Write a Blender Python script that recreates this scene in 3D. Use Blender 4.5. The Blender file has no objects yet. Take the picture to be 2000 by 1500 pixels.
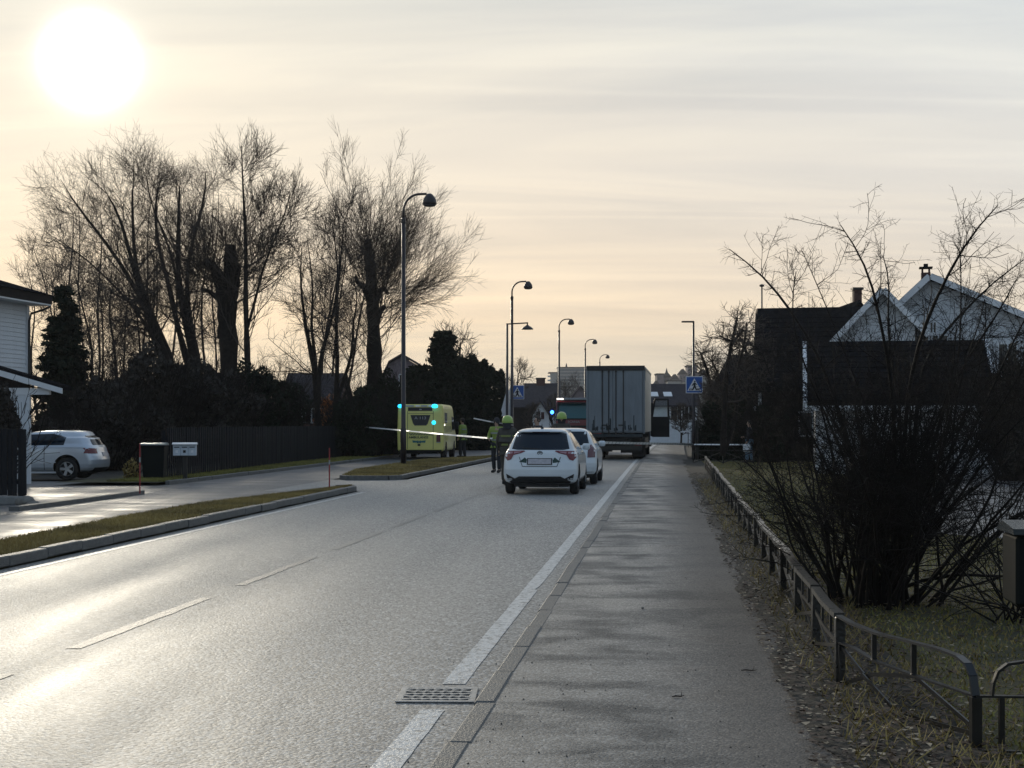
import bpy, bmesh, math, random
import numpy as np
from mathutils import Vector, Matrix, Euler
random.seed(7); rng = np.random.default_rng(11)
C = bpy.context.scene.collection
SC = bpy.context.scene
R = math.radians

# ---------------------------------------------------------------- camera
EYE = 1.6; FPX = 2800.0; HV = 828.0
cam = bpy.data.cameras.new('camera'); camo = bpy.data.objects.new('camera', cam); C.objects.link(camo)
cam.sensor_width = 36; cam.lens = 36*FPX/2000; cam.clip_end = 9000; cam.clip_start = 0.1
camo.location = (0, 0, EYE); camo.rotation_euler = (R(90), 0, 0); cam.shift_y = (HV-750)/2000
SC.camera = camo

# ---------------------------------------------------------------- sky, sun, exposure
SUN = Vector(((175-1000)/FPX, 1, (HV-120)/FPX)).normalized()
SUN_EL = math.asin(SUN.z); SUN_AZ = math.atan2(SUN.x, SUN.y)
w = bpy.data.worlds.new('World'); SC.world = w; w.use_nodes = True
nt = w.node_tree; nt.nodes.clear()
def N(nt, t, **k):
    n = nt.nodes.new(t)
    for a, b in k.items():
        if a.startswith('i_'):
            key = a[2:]; key = int(key) if key.isdigit() else key
            n.inputs[key].default_value = b
        else: setattr(n, a, b)
    return n
def mth(nt, op, a, b=None, c=None, clamp=False):
    n = nt.nodes.new('ShaderNodeMath'); n.operation = op; n.use_clamp = clamp
    for i, v in enumerate((a, b, c)):
        if v is None: continue
        if hasattr(v, 'is_linked') or hasattr(v, 'links'): nt.links.new(v, n.inputs[i])
        else: n.inputs[i].default_value = v
    return n.outputs[0]
def mixc(nt, f, a, b, bt='MIX'):
    n = nt.nodes.new('ShaderNodeMix'); n.data_type = 'RGBA'; n.blend_type = bt; n.clamp_factor = True
    for i, v in ((0, f), (6, a), (7, b)):
        if hasattr(v, 'links'): nt.links.new(v, n.inputs[i])
        elif i == 0: n.inputs[i].default_value = v
        else: n.inputs[i].default_value = (*v, 1) if len(v) == 3 else v
    return n.outputs[2]
def ramp(nt, f, pts, interp='LINEAR'):
    n = nt.nodes.new('ShaderNodeValToRGB'); e = n.color_ramp.elements; n.color_ramp.interpolation = interp
    for i, (p, c) in enumerate(pts):
        el = e[i] if i < 2 else e.new(p)
        el.position = p; el.color = (*c, 1) if hasattr(c, '__len__') else (c, c, c, 1)
    nt.links.new(f, n.inputs[0]); return n.outputs[0]

tc = N(nt, 'ShaderNodeTexCoord'); dirv = tc.outputs['Generated']
nrm = N(nt, 'ShaderNodeVectorMath', operation='NORMALIZE'); nt.links.new(dirv, nrm.inputs[0]); dv = nrm.outputs[0]
dot = N(nt, 'ShaderNodeVectorMath', operation='DOT_PRODUCT'); nt.links.new(dv, dot.inputs[0]); dot.inputs[1].default_value = SUN
ang = mth(nt, 'ARCCOSINE', mth(nt, 'MINIMUM', dot.outputs['Value'], 0.9999999))      # angle from the sun, radians
sep = N(nt, 'ShaderNodeSeparateXYZ'); nt.links.new(dv, sep.inputs[0]); dz = mth(nt, 'MAXIMUM', sep.outputs[2], 0.0)
# thin high overcast: warm near the horizon, greyer overhead
veil = ramp(nt, dz, [(0.0, (.72, .65, .54)), (.03, (.78, .695, .56)), (.075, (.90, .745, .565)), (.17, (.86, .79, .685)), (.30, (.74, .755, .725)), (.7, (.52, .58, .64)), (1, (.42, .50, .60))])
# away from the sun the veil is cooler and darker
away = mth(nt, 'DIVIDE', ang, math.pi)
cool = ramp(nt, away, [(0, (1.08, 1.04, .95)), (.10, (1.02, 1.0, .97)), (.22, (.88, .94, 1.03)), (.5, (.50, .62, .78)), (1, (.36, .50, .70))])
veil = mixc(nt, 1.0, veil, cool, 'MULTIPLY')
# streaky cirrus projected on a high plane
den = mth(nt, 'ADD', dz, .10)
px = mth(nt, 'DIVIDE', sep.outputs[0], den); py = mth(nt, 'DIVIDE', sep.outputs[1], den)
cmb = N(nt, 'ShaderNodeCombineXYZ'); nt.links.new(px, cmb.inputs[0]); nt.links.new(py, cmb.inputs[1])
mp = N(nt, 'ShaderNodeMapping'); mp.inputs['Rotation'].default_value = (0, 0, R(-16)); mp.inputs['Scale'].default_value = (.34, 1.25, 1)
nt.links.new(cmb.outputs[0], mp.inputs[0])
nz = N(nt, 'ShaderNodeTexNoise', i_Scale=1.25, i_Detail=7.0, i_Roughness=.55, i_Distortion=.9); nt.links.new(mp.outputs[0], nz.inputs['Vector'])
mp2 = N(nt, 'ShaderNodeMapping'); mp2.inputs['Rotation'].default_value = (0, 0, R(6)); mp2.inputs['Scale'].default_value = (.30, 1.5, 1)
nt.links.new(cmb.outputs[0], mp2.inputs[0])
nz2 = N(nt, 'ShaderNodeTexNoise', i_Scale=1.7, i_Detail=5.0, i_Roughness=.5, i_Distortion=.5); nt.links.new(mp2.outputs[0], nz2.inputs['Vector'])
cl = ramp(nt, nz.outputs[0], [(.27, (.84, .86, .90)), (.47, (.97, .97, .98)), (.60, (1.05, 1.04, 1.02)), (.75, (1.10, 1.08, 1.05))])
mp3 = N(nt, 'ShaderNodeMapping'); mp3.inputs['Rotation'].default_value = (0, 0, R(12)); mp3.inputs['Scale'].default_value = (.16, 2.6, 1)
nt.links.new(cmb.outputs[0], mp3.inputs[0])
nz3 = N(nt, 'ShaderNodeTexNoise', i_Scale=1.1, i_Detail=3.0, i_Roughness=.45, i_Distortion=.25); nt.links.new(mp3.outputs[0], nz3.inputs['Vector'])
cl3 = ramp(nt, nz3.outputs[0], [(.5, (1, 1, 1)), (.60, (1.07, 1.065, 1.05)), (.66, (1, 1, 1))])
veil = mixc(nt, 1.0, veil, cl3, 'MULTIPLY')
cl2 = ramp(nt, nz2.outputs[0], [(.3, (.955, .955, .965)), (.55, (1, 1, 1)), (.72, (1.05, 1.045, 1.03))])
veil = mixc(nt, 1.0, mixc(nt, 1.0, veil, cl, 'MULTIPLY'), cl2, 'MULTIPLY')
# sun seen through the veil: blown disc and aureole
def gauss(sig, amp):
    q = mth(nt, 'DIVIDE', ang, sig); q = mth(nt, 'MULTIPLY', mth(nt, 'MULTIPLY', q, q), -1.0)
    return mth(nt, 'MULTIPLY', mth(nt, 'EXPONENT', q), amp)
glow = mth(nt, 'ADD', mth(nt, 'ADD', gauss(R(.92), 14.0), gauss(R(1.9), .30)), gauss(R(7), .04))
glc = N(nt, 'ShaderNodeVectorMath', operation='SCALE'); glc.inputs[0].default_value = (1.0, .96, .85); nt.links.new(glow, glc.inputs['Scale'])
add = N(nt, 'ShaderNodeVectorMath', operation='ADD'); nt.links.new(veil, add.inputs[0]); nt.links.new(glc.outputs[0], add.inputs[1])
sky = N(nt, 'ShaderNodeTexSky', sky_type='NISHITA', sun_disc=False, sun_elevation=SUN_EL, sun_rotation=SUN_AZ, air_density=1.0, dust_density=1.0)
bgs = N(nt, 'ShaderNodeBackground', i_Strength=.08); nt.links.new(sky.outputs[0], bgs.inputs[0])
bgv = N(nt, 'ShaderNodeBackground', i_Strength=1.0); nt.links.new(add.outputs[0], bgv.inputs[0])
ms = N(nt, 'ShaderNodeMixShader', i_0=.95); nt.links.new(bgs.outputs[0], ms.inputs[1]); nt.links.new(bgv.outputs[0], ms.inputs[2])
wo = N(nt, 'ShaderNodeOutputWorld'); nt.links.new(ms.outputs[0], wo.inputs[0])
w.cycles.sampling_method = 'MANUAL'; w.cycles.sample_map_resolution = 1024

sl = bpy.data.lights.new('sun', 'SUN'); so = bpy.data.objects.new('sun', sl); C.objects.link(so)
sl.energy = 1.5; sl.angle = R(6.0); sl.color = (1, .90, .72)
so.rotation_euler = SUN.to_track_quat('Z', 'Y').to_euler(); so.location = (-20, 60, 40)
SC.view_settings.view_transform = 'Standard'; SC.view_settings.look = 'None'; SC.view_settings.gamma = 1
SC.view_settings.exposure = 0.06; SC.view_settings.use_curve_mapping = False
SC.render.engine = 'CYCLES'
SC.cycles.use_denoising = True; SC.cycles.max_bounces = 6; SC.cycles.volume_bounces = 0
SC.cycles.sample_clamp_indirect = 4.0; SC.cycles.use_adaptive_sampling = False
SC.cycles.volume_step_rate = 4.0; SC.cycles.denoising_prefilter = 'ACCURATE'

# ---------------------------------------------------------------- frame helpers
def W(u, v, D): return Vector(((u-1000)/FPX*D, D, EYE-(v-HV)/FPX*D))
K = .107
def bend(y): return .000144*max(0.0, y-50)**2
def RX(t, y): return t + K*y + bend(y)

# ---------------------------------------------------------------- materials
def mat(name, col, rough=.7, metal=0.0, var=.0, vs=3.0, bump=0.0, bs=30.0, spec=.5, emit=None, es=1.0, stretch=None, coat=0, space='Object'):
    m = bpy.data.materials.new(name); m.use_nodes = True; n = m.node_tree; b = n.nodes['Principled BSDF']
    b.inputs['Base Color'].default_value = (*col, 1); b.inputs['Roughness'].default_value = rough; b.inputs['Metallic'].default_value = metal
    b.inputs['Specular IOR Level'].default_value = spec; b.inputs['Coat Weight'].default_value = coat; b.inputs['Coat Roughness'].default_value = .05
    if emit: b.inputs['Emission Color'].default_value = (*emit, 1); b.inputs['Emission Strength'].default_value = es
    if var or bump:
        t = N(n, 'ShaderNodeTexCoord'); src = t.outputs['Object'] if space == 'Object' else N(n, 'ShaderNodeNewGeometry').outputs['Position']
        if stretch:
            mp = N(n, 'ShaderNodeMapping'); mp.inputs['Scale'].default_value = stretch; n.links.new(src, mp.inputs[0]); src = mp.outputs[0]
    if var:
        z = N(n, 'ShaderNodeTexNoise', i_Scale=vs, i_Detail=5.0, i_Roughness=.6); n.links.new(src, z.inputs['Vector'])
        lo = tuple(c*(1-var) for c in col); hi = tuple(min(1, c*(1+var)) for c in col)
        n.links.new(ramp(n, z.outputs[0], [(.3, lo), (.7, hi)]), b.inputs['Base Color'])
        n.links.new(mth(n, 'ADD', mth(n, 'MULTIPLY', z.outputs[0], .25), rough-.12, clamp=True), b.inputs['Roughness'])
    if bump:
        z = N(n, 'ShaderNodeTexNoise', i_Scale=bs, i_Detail=4.0); n.links.new(src, z.inputs['Vector'])
        bp = N(n, 'ShaderNodeBump', i_Strength=bump, i_Distance=.02); n.links.new(z.outputs[0], bp.inputs['Height']); n.links.new(bp.outputs[0], b.inputs['Normal'])
    return m

def asphalt(name, col=(.05, .05, .052), dry=.52, wet=.22, sx=.35, sy=.35, thr=(.42, .60), bump=.6, agg=70.0, wetmul=.75, dist=.003, edge=False, drymul=1.1, tracks=False):
    m = bpy.data.materials.new(name); m.use_nodes = True; n = m.node_tree; b = n.nodes['Principled BSDF']
    g = N(n, 'ShaderNodeNewGeometry').outputs['Position']
    mp = N(n, 'ShaderNodeMapping'); mp.inputs['Scale'].default_value = (sx, sy, 1); mp.inputs['Rotation'].default_value = (0, 0, math.atan(K)); n.links.new(g, mp.inputs[0])
    z = N(n, 'ShaderNodeTexNoise', i_Scale=1.0, i_Detail=6.0, i_Roughness=.62, i_Distortion=.35); n.links.new(mp.outputs[0], z.inputs['Vector'])
    wf = ramp(n, z.outputs[0], [(thr[0], 0.0), (thr[1], 1.0)])
    # long wheel-track streaks along the road
    mp2 = N(n, 'ShaderNodeMapping'); mp2.inputs['Scale'].default_value = (1.3, .035, 1); mp2.inputs['Rotation'].default_value = (0, 0, math.atan(K)); n.links.new(g, mp2.inputs[0])
    z2 = N(n, 'ShaderNodeTexNoise', i_Scale=1.0, i_Detail=4.0); n.links.new(mp2.outputs[0], z2.inputs['Vector'])
    st = ramp(n, z2.outputs[0], [(.35, 0.0), (.65, 1.0)])
    wf2 = mth(n, 'ADD', mth(n, 'MULTIPLY', wf, .65), mth(n, 'MULTIPLY', st, .35), clamp=True)
    if tracks:  # polished wheel tracks, two in each lane
        sq = N(n, 'ShaderNodeSeparateXYZ'); n.links.new(g, sq.inputs[0])
        t0 = mth(n, 'SUBTRACT', sq.outputs[0], mth(n, 'MULTIPLY', sq.outputs[1], K))
        t0 = mth(n, 'ADD', t0, mth(n, 'MULTIPLY', mth(n, 'SUBTRACT', z2.outputs[0], .5), .5))
        tr = mth(n, 'ADD', mth(n, 'MULTIPLY', mth(n, 'COSINE', mth(n, 'MULTIPLY', mth(n, 'ADD', t0, 2.0), 2*math.pi/1.58)), .5), .5)
        wf2 = mth(n, 'ADD', mth(n, 'MULTIPLY', wf2, .75), mth(n, 'MULTIPLY', tr, .25), clamp=True)
    if edge:   # soil worn into the right side of the pavement: drier and browner
        sp = N(n, 'ShaderNodeSeparateXYZ'); n.links.new(g, sp.inputs[0])
        tt = mth(n, 'SUBTRACT', sp.outputs[0], mth(n, 'MULTIPLY', sp.outputs[1], K))
        tt = mth(n, 'ADD', tt, mth(n, 'MULTIPLY', mth(n, 'SUBTRACT', z.outputs[0], .5), 1.4))
        ed = N(n, 'ShaderNodeMapRange', interpolation_type='SMOOTHSTEP'); n.links.new(tt, ed.inputs[0]); ed.inputs[1].default_value = -.25; ed.inputs[2].default_value = .65
        wf2 = mth(n, 'MULTIPLY', wf2, mth(n, 'SUBTRACT', 1.0, mth(n, 'MULTIPLY', ed.outputs[0], .75)))
    v = N(n, 'ShaderNodeTexVoronoi', i_Scale=agg); n.links.new(g, v.inputs['Vector'])
    f = N(n, 'ShaderNodeTexNoise', i_Scale=agg*.6, i_Detail=3.0); n.links.new(g, f.inputs['Vector'])
    ag = ramp(n, v.outputs['Color'], [(.0, tuple(c*.25 for c in col)), (.55, col), (1, tuple(c*3.0 for c in col))])
    cc = mixc(n, 1.0, ag, ramp(n, wf2, [(0, (drymul, drymul*.97, drymul*.94)), (1, (wetmul,)*3)]), 'MULTIPLY')
    if edge: cc = mixc(n, mth(n, 'MULTIPLY', ed.outputs[0], .8), cc, mixc(n, 1.0, cc, (.70, .58, .48), 'MULTIPLY'))
    n.links.new(cc, b.inputs['Base Color'])
    rr = mth(n, 'ADD', mth(n, 'MULTIPLY', wf2, wet-dry), dry)
    n.links.new(mth(n, 'ADD', rr, mth(n, 'MULTIPLY', f.outputs[0], .08), clamp=True), b.inputs['Roughness'])
    hh = mth(n, 'ADD', mth(n, 'MULTIPLY', v.outputs['Distance'], -1.0), f.outputs[0])
    bp = N(n, 'ShaderNodeBump', i_Distance=dist); n.links.new(hh, bp.inputs['Height'])
    n.links.new(mth(n, 'MULTIPLY', mth(n, 'SUBTRACT', 1.25, wf2), bump), bp.inputs['Strength'])
    n.links.new(bp.outputs[0], b.inputs['Normal'])
    b.inputs['Specular IOR Level'].default_value = 1.0
    return m

def wornpaint(name, col, under, rough=.5, lo=.40, hi=.50):
    m = mat(name, col, rough, bump=.4, bs=45, space='W'); n = m.node_tree; b = n.nodes['Principled BSDF']; g = N(n, 'ShaderNodeNewGeometry').outputs['Position']
    z = N(n, 'ShaderNodeTexNoise', i_Scale=14.0, i_Detail=9.0, i_Roughness=.75); n.links.new(g, z.inputs['Vector'])
    n.links.new(ramp(n, z.outputs[0], [(lo, under), (hi, col)]), b.inputs['Base Color']); return m
M = dict(
 road=asphalt('wet_road_asphalt', col=(.19, .185, .173), dry=.67, wet=.47, wetmul=1.0, drymul=1.0, sx=.30, sy=.10, thr=(.36, .64), bump=.75, agg=50, dist=.0042, tracks=True),
 walk=asphalt('damp_pavement_asphalt', col=(.12, .115, .105), dry=.85, wet=.38, wetmul=1.25, drymul=.42, sx=.9, sy=1.5, thr=(.40, .56), bump=.8, agg=80, dist=.004, edge=True),  # wet sheen partly put into the colour: wet patches lighter, dry ones darker
 path=asphalt('side_path_asphalt', col=(.08, .08, .082), dry=.66, wet=.36, sx=.45, sy=1.0, thr=(.45, .66), bump=.6, agg=80),
 drive=asphalt('driveway_asphalt', col=(.08, .08, .082), dry=.6, wet=.30, sx=.3, sy=.5, thr=(.40, .62), bump=.4, agg=60),
 kerb=mat('kerb_granite', (.11, .11, .105), .6, var=.35, vs=9, bump=.5, bs=60),
 conc=mat('concrete', (.22, .22, .21), .8, var=.3, vs=4, bump=.5, bs=40),
 earth=mat('dark_earth', (.028, .024, .017), .95, var=.5, vs=2.2, bump=.9, bs=14, space='W'),
 lawn=mat('lawn_soil', (.055, .050, .020), .95, var=.6, vs=.9, bump=.9, bs=22, space='W'),
 blade=mat('winter_grass', (.22, .20, .045), .8, var=.5, vs=.8, space='W'),
 blade2=mat('straw_grass', (.29, .21, .065), .8, var=.5, vs=.6, space='W'),
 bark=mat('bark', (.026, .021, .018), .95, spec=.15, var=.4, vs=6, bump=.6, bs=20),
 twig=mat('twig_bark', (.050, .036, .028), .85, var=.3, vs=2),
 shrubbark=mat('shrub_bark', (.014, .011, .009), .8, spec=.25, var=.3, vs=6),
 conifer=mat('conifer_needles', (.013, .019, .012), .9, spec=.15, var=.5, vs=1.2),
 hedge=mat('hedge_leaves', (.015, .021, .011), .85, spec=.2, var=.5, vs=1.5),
 scrub=mat('scrub_leaves', (.050, .044, .038), .9, spec=.15, var=.5, vs=1.2),
 orange=mat('copper_beech_leaves', (.36, .13, .035), .8, var=.5, vs=3),
 darkplank=mat('dark_stained_plank', (.009, .010, .013), .75, spec=.3, var=.4, vs=5, stretch=(1, 1, .15), bump=.3, bs=20),
 siding=mat('white_painted_board', (.62, .64, .66), .6, var=.08, vs=3),
 white=mat('white_gloss_trim', (.70, .71, .72), .45, var=.06, vs=3),
 slate=mat('dark_roof_tiles', (.014, .014, .016), .95, spec=0, var=.4, vs=5, bump=.5, bs=18),
 slateg=mat('grey_roof_tiles', (.055, .05, .055), .95, spec=0, var=.3, vs=5, bump=.5, bs=18),
 brick=mat('red_brick', (.075, .032, .027), .85, var=.4, vs=6, bump=.4, bs=30),
 pink=mat('faded_render', (.20, .16, .17), .85, var=.3, vs=2),
 brown=mat('brown_timber', (.018, .014, .013), .85, spec=.2, var=.3, vs=3),
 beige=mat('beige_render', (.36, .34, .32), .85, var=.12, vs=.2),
 glass=mat('window_glass', (.012, .016, .022), .06, spec=.6),
 carglass=mat('tinted_car_glass', (.005, .012, .022), .05, spec=.35),
 paintw=mat('white_car_paint', (.66, .70, .72), .32, coat=.8, var=.04, vs=2),
 silver=mat('silver_car_paint', (.58, .62, .67), .32, metal=.4, coat=.8),
 yellow=mat('ambulance_yellow', (.74, .68, .20), .38, coat=.4, var=.05, vs=2),
 redp=mat('fire_engine_red', (.24, .03, .04), .3, coat=.6, var=.1, vs=2),
 black=mat('black_plastic', (.012, .012, .013), .55),
 rubber=mat('tyre_rubber', (.014, .014, .014), .8),
 alloy=mat('alloy_rim', (.50, .51, .52), .3, metal=.8),
 steel=mat('dark_galvanised_steel', (.010, .010, .010), .34, spec=.5, var=.3, vs=6),
 pole=mat('lamp_post_paint', (.022, .016, .018), .4, var=.2, vs=3),
 iron=mat('cast_iron', (.34, .33, .31), .45, metal=.2, var=.3, vs=20),
 tail=mat('tail_light_red', (.15, .008, .012), .2, coat=.3),
 tailw=mat('tail_light_clear', (.34, .17, .19), .2, coat=.3),
 taild=mat('tail_light_dark_red', (.09, .008, .015), .2, coat=1),
 plate=mat('blank_number_plate', (.42, .40, .42), .4, var=.2, vs=18),
 paint=wornpaint('worn_road_paint', (.60, .59, .56), (.24, .235, .22), .5, .40, .52),
 tape=mat('barrier_tape', (.78, .79, .77), .35),
 tapeb=mat('barrier_tape_print', (.03, .03, .035), .4),
 signblue=mat('sign_blue', (.015, .10, .38), .35),
 signwhite=mat('sign_white', (.72, .73, .74), .4),
 hiviz=mat('hi_vis_yellow', (.22, .30, .05), .7),
 helmet=mat('yellow_green_helmet', (.29, .43, .08), .35, coat=.4),
 boxlid=mat('dark_glossy_lid', (.04, .05, .055), .25),
 reflect=mat('silver_reflective_tape', (.30, .32, .30), .4),
 bandm=mat('dull_yellow_band', (.16, .19, .05), .6),
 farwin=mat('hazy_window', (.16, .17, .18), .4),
 treadg=mat('teal_glass_bright', (.02, .10, .12), .1),
 bunker=mat('olive_bunker_cloth', (.055, .05, .042), .9, var=.3, vs=8),
 denim=mat('washed_denim', (.16, .25, .34), .9, var=.35, vs=9),
 darkcloth=mat('dark_cloth', (.022, .024, .03), .9, var=.3, vs=8),
 skin=mat('skin', (.42, .27, .20), .55),
 hair=mat('dark_hair', (.018, .013, .010), .7),
 boot=mat('black_boot', (.012, .012, .012), .6),
 boxw=mat('dirty_truck_box', (.185, .21, .23), .55, var=.18, vs=1.4, stretch=(3, 1, .5)),
 boxdirt=mat('road_dirt', (.035, .045, .05), .85, var=.4, vs=5),
 boxside=mat('truck_side_panel', (.55, .54, .48), .45, var=.1, vs=2),
 cyan=mat('cyan_flashing_light', (.1, .7, .8), .3, emit=(.015, .50, 1.0), es=2.6),
 blue=mat('blue_flashing_light', (.05, .2, .9), .3, emit=(.03, .18, 1.0), es=9.0),
 lampw=mat('lit_white_lamp', (.9, .85, .75), .3, emit=(1, .93, .8), es=3.0),
 greenf=mat('dark_green_film', (.008, .04, .03), .5),
 bluef=mat('emblem_blue', (.03, .16, .16), .4),
 leafl=mat('fallen_leaf', (.30, .24, .16), .7, var=.5, vs=2.5, space='W'),
 leafd=mat('wet_fallen_leaf', (.045, .025, .014), .8, var=.5, vs=2.5, space='W'),
 redstick=mat('red_snow_stake', (.30, .03, .03), .5),
 bin=mat('dark_bin_plastic', (.005, .008, .008), .6, spec=.12),
 binlid=mat('grey_bin_lid', (.30, .32, .33), .3),
 postbox=mat('grey_blue_mailbox', (.50, .55, .60), .4, var=.08, vs=4),
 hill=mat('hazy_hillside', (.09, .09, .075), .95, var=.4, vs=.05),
 stone=mat('field_stone', (.16, .15, .13), .85, var=.35, vs=6, bump=.6, bs=18),
 woodrail=mat('weathered_rail', (.018, .017, .015), .30, var=.35, vs=9, bump=.3, bs=40),
 teal=mat('teal_windscreen', (.015, .13, .15), .15, spec=.5),
)

# ---------------------------------------------------------------- object helpers
def tag(o, label=None, cat=None, group=None, kind=None):
    if label: o['label'] = label
    if cat: o['category'] = cat
    if group: o['group'] = group
    if kind: o['kind'] = kind
    return o
def empty(name, loc=(0, 0, 0), rz=0.0, label=None, cat=None, group=None, kind=None, parent=None):
    o = bpy.data.objects.new(name, None); C.objects.link(o); o.location = loc; o.rotation_euler = (0, 0, rz)
    o.empty_display_size = .2
    if parent: o.parent = parent
    return tag(o, label, cat, group, kind)
def link(name, me, m=None, parent=None, loc=None, rot=None):
    if m is not None:
        for q in (m if isinstance(m, (list, tuple)) else [m]): me.materials.append(q)
    o = bpy.data.objects.new(name, me); C.objects.link(o)
    if parent: o.parent = parent
    if loc is not None: o.location = loc
    if rot is not None: o.rotation_euler = rot
    return o
def build(name, bm, m=None, parent=None, smooth=False, loc=None, rot=None):
    me = bpy.data.meshes.new(name)
    bmesh.ops.recalc_face_normals(bm, faces=bm.faces[:])
    bm.to_mesh(me); bm.free()
    if smooth: me.shade_smooth()
    return link(name, me, m, parent, loc, rot)
def npmesh(name, V, F, smooth=False, mi=None):
    """V (n,3); F (m,k) constant k"""
    me = bpy.data.meshes.new(name); V = np.asarray(V, np.float32); F = np.asarray(F, np.int32); k = F.shape[1]
    me.vertices.add(len(V)); me.vertices.foreach_set('co', V.ravel())
    me.loops.add(F.size); me.loops.foreach_set('vertex_index', F.ravel())
    me.polygons.add(len(F)); me.polygons.foreach_set('loop_start', np.arange(len(F), dtype=np.int32)*k)
    me.polygons.foreach_set('loop_total', np.full(len(F), k, np.int32))
    if mi is not None: me.polygons.foreach_set('material_index', np.asarray(mi, np.int32))
    me.update(calc_edges=True)
    if smooth: me.shade_smooth()
    return me
def box(bm, x0, x1, y0, y1, z0, z1, bev=0, M4=None):
    vs = [bm.verts.new((x, y, z)) for x in (x0, x1) for y in (y0, y1) for z in (z0, z1)]
    for f in ((0, 1, 3, 2), (4, 6, 7, 5), (0, 4, 5, 1), (2, 3, 7, 6), (0, 2, 6, 4), (1, 5, 7, 3)):
        bm.faces.new([vs[i] for i in f])
    if bev:
        es = {e for v in vs for e in v.link_edges}
        r = bmesh.ops.bevel(bm, geom=list(es), offset=bev, segments=1, affect='EDGES'); vs = list({v for v in r['verts']} | {v for v in vs if v.is_valid})
    if M4 is not None:
        for v in vs: v.co = M4 @ v.co
    return vs
def bx(name, x0, x1, y0, y1, z0, z1, m, parent=None, bev=0, loc=None, rot=None):
    bm = bmesh.new(); box(bm, x0, x1, y0, y1, z0, z1, bev); return build(name, bm, m, parent, loc=loc, rot=rot)
def tube(bm, pts, rs, seg=8, cap=True):
    pts = [Vector(p) for p in pts]
    if not hasattr(rs, '__len__'): rs = [rs]*len(pts)
    rings = []; up = Vector((0, 0, 1)); prev = None
    for i, p in enumerate(pts):
        t = (pts[min(i+1, len(pts)-1)]-pts[max(i-1, 0)]).normalized()
        if prev is None:
            a = t.cross(up if abs(t.z) < .9 else Vector((1, 0, 0))).normalized()
        else:
            a = (prev - t*prev.dot(t)); a = a.normalized() if a.length > 1e-5 else t.cross(Vector((1, 0, 0))).normalized()
        prev = a; b = t.cross(a)
        rings.append([bm.verts.new(p + (a*math.cos(2*math.pi*k/seg)+b*math.sin(2*math.pi*k/seg))*rs[i]) for k in range(seg)])
    for i in range(len(rings)-1):
        for k in range(seg): bm.faces.new((rings[i][k], rings[i][(k+1) % seg], rings[i+1][(k+1) % seg], rings[i+1][k]))
    if cap:
        bm.faces.new(rings[0][::-1]); bm.faces.new(rings[-1])
def bar(bm, a, b, wx, wz):
    """flat bar between a and b; wx sideways width, wz height"""
    a = Vector(a); b = Vector(b); d = (b-a).normalized(); s = d.cross(Vector((0, 0, 1)))
    s = s.normalized() if s.length > 1e-4 else Vector((1, 0, 0)); u = s.cross(d)
    vs = [bm.verts.new(p + s*sx*wx/2 + u*sz*wz/2) for p in (a, b) for sx, sz in ((-1, -1), (1, -1), (1, 1), (-1, 1))]
    for f in ((0, 1, 2, 3), (7, 6, 5, 4), (0, 4, 5, 1), (1, 5, 6, 2), (2, 6, 7, 3), (3, 7, 4, 0)): bm.faces.new([vs[i] for i in f])
def lathe(bm, prof, seg=20, o=(0, 0, 0), axis='z', cap=True):
    rings = []; o = Vector(o)
    for r, h in prof:
        ring = []
        for k in range(seg):
            a = 2*math.pi*k/seg; c, s = r*math.cos(a), r*math.sin(a)
            ring.append(bm.verts.new(o + (Vector((c, s, h)) if axis == 'z' else Vector((h, c, s)) if axis == 'x' else Vector((c, h, s)))))
        rings.append(ring)
    for i in range(len(rings)-1):
        for k in range(seg): bm.faces.new((rings[i][k], rings[i][(k+1) % seg], rings[i+1][(k+1) % seg], rings[i+1][k]))
    if cap: bm.faces.new(rings[0][::-1]); bm.faces.new(rings[-1])
def prism(bm, poly, axis, a, b):
    """extrude 2-D polygon; axis 'y': poly in (x,z); 'x': (y,z); 'z': (x,y)"""
    def P(p, h): return (p[0], h, p[1]) if axis == 'y' else (h, p[0], p[1]) if axis == 'x' else (p[0], p[1], h)
    A = [bm.verts.new(P(p, a)) for p in poly]; B = [bm.verts.new(P(p, b)) for p in poly]; n = len(poly)
    bm.faces.new(A); bm.faces.new(B[::-1])
    for i in range(n): bm.faces.new((A[i], B[i], B[(i+1) % n], A[(i+1) % n]))
def pr(name, poly, axis, a, b, m, parent=None, loc=None, rot=None):
    bm = bmesh.new(); prism(bm, poly, axis, a, b); return build(name, bm, m, parent, loc=loc, rot=rot)
def textmesh(name, body, size, m, parent, loc, rot, depth=.004, sx=1.0):
    cu = bpy.data.curves.new(name, 'FONT'); cu.body = body; cu.size = size; cu.extrude = depth; cu.align_x = 'CENTER'; cu.align_y = 'CENTER'; cu.resolution_u = 2
    cu.offset = size*.015
    t = bpy.data.objects.new(name, cu); C.objects.link(t); dg = bpy.context.evaluated_depsgraph_get()
    me = bpy.data.meshes.new_from_object(t.evaluated_get(dg)); bpy.data.objects.remove(t)
    o = link(name, me, m, parent, loc, rot); o.scale = (sx, 1, 1); return o
def sheet(name, quads, z, m, kind='structure', smooth=False, parent=None, label=None):
    """quads: list of [(x,y)*4]"""
    bm = bmesh.new()
    for q in quads: bm.faces.new([bm.verts.new((x, y, z)) for x, y in q])
    bmesh.ops.remove_doubles(bm, verts=bm.verts[:], dist=1e-4)
    o = build(name, bm, m, parent); 
    if kind: o['kind'] = kind
    if label: o['label'] = label
    for p in o.data.polygons:
        pass
    return o
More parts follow.
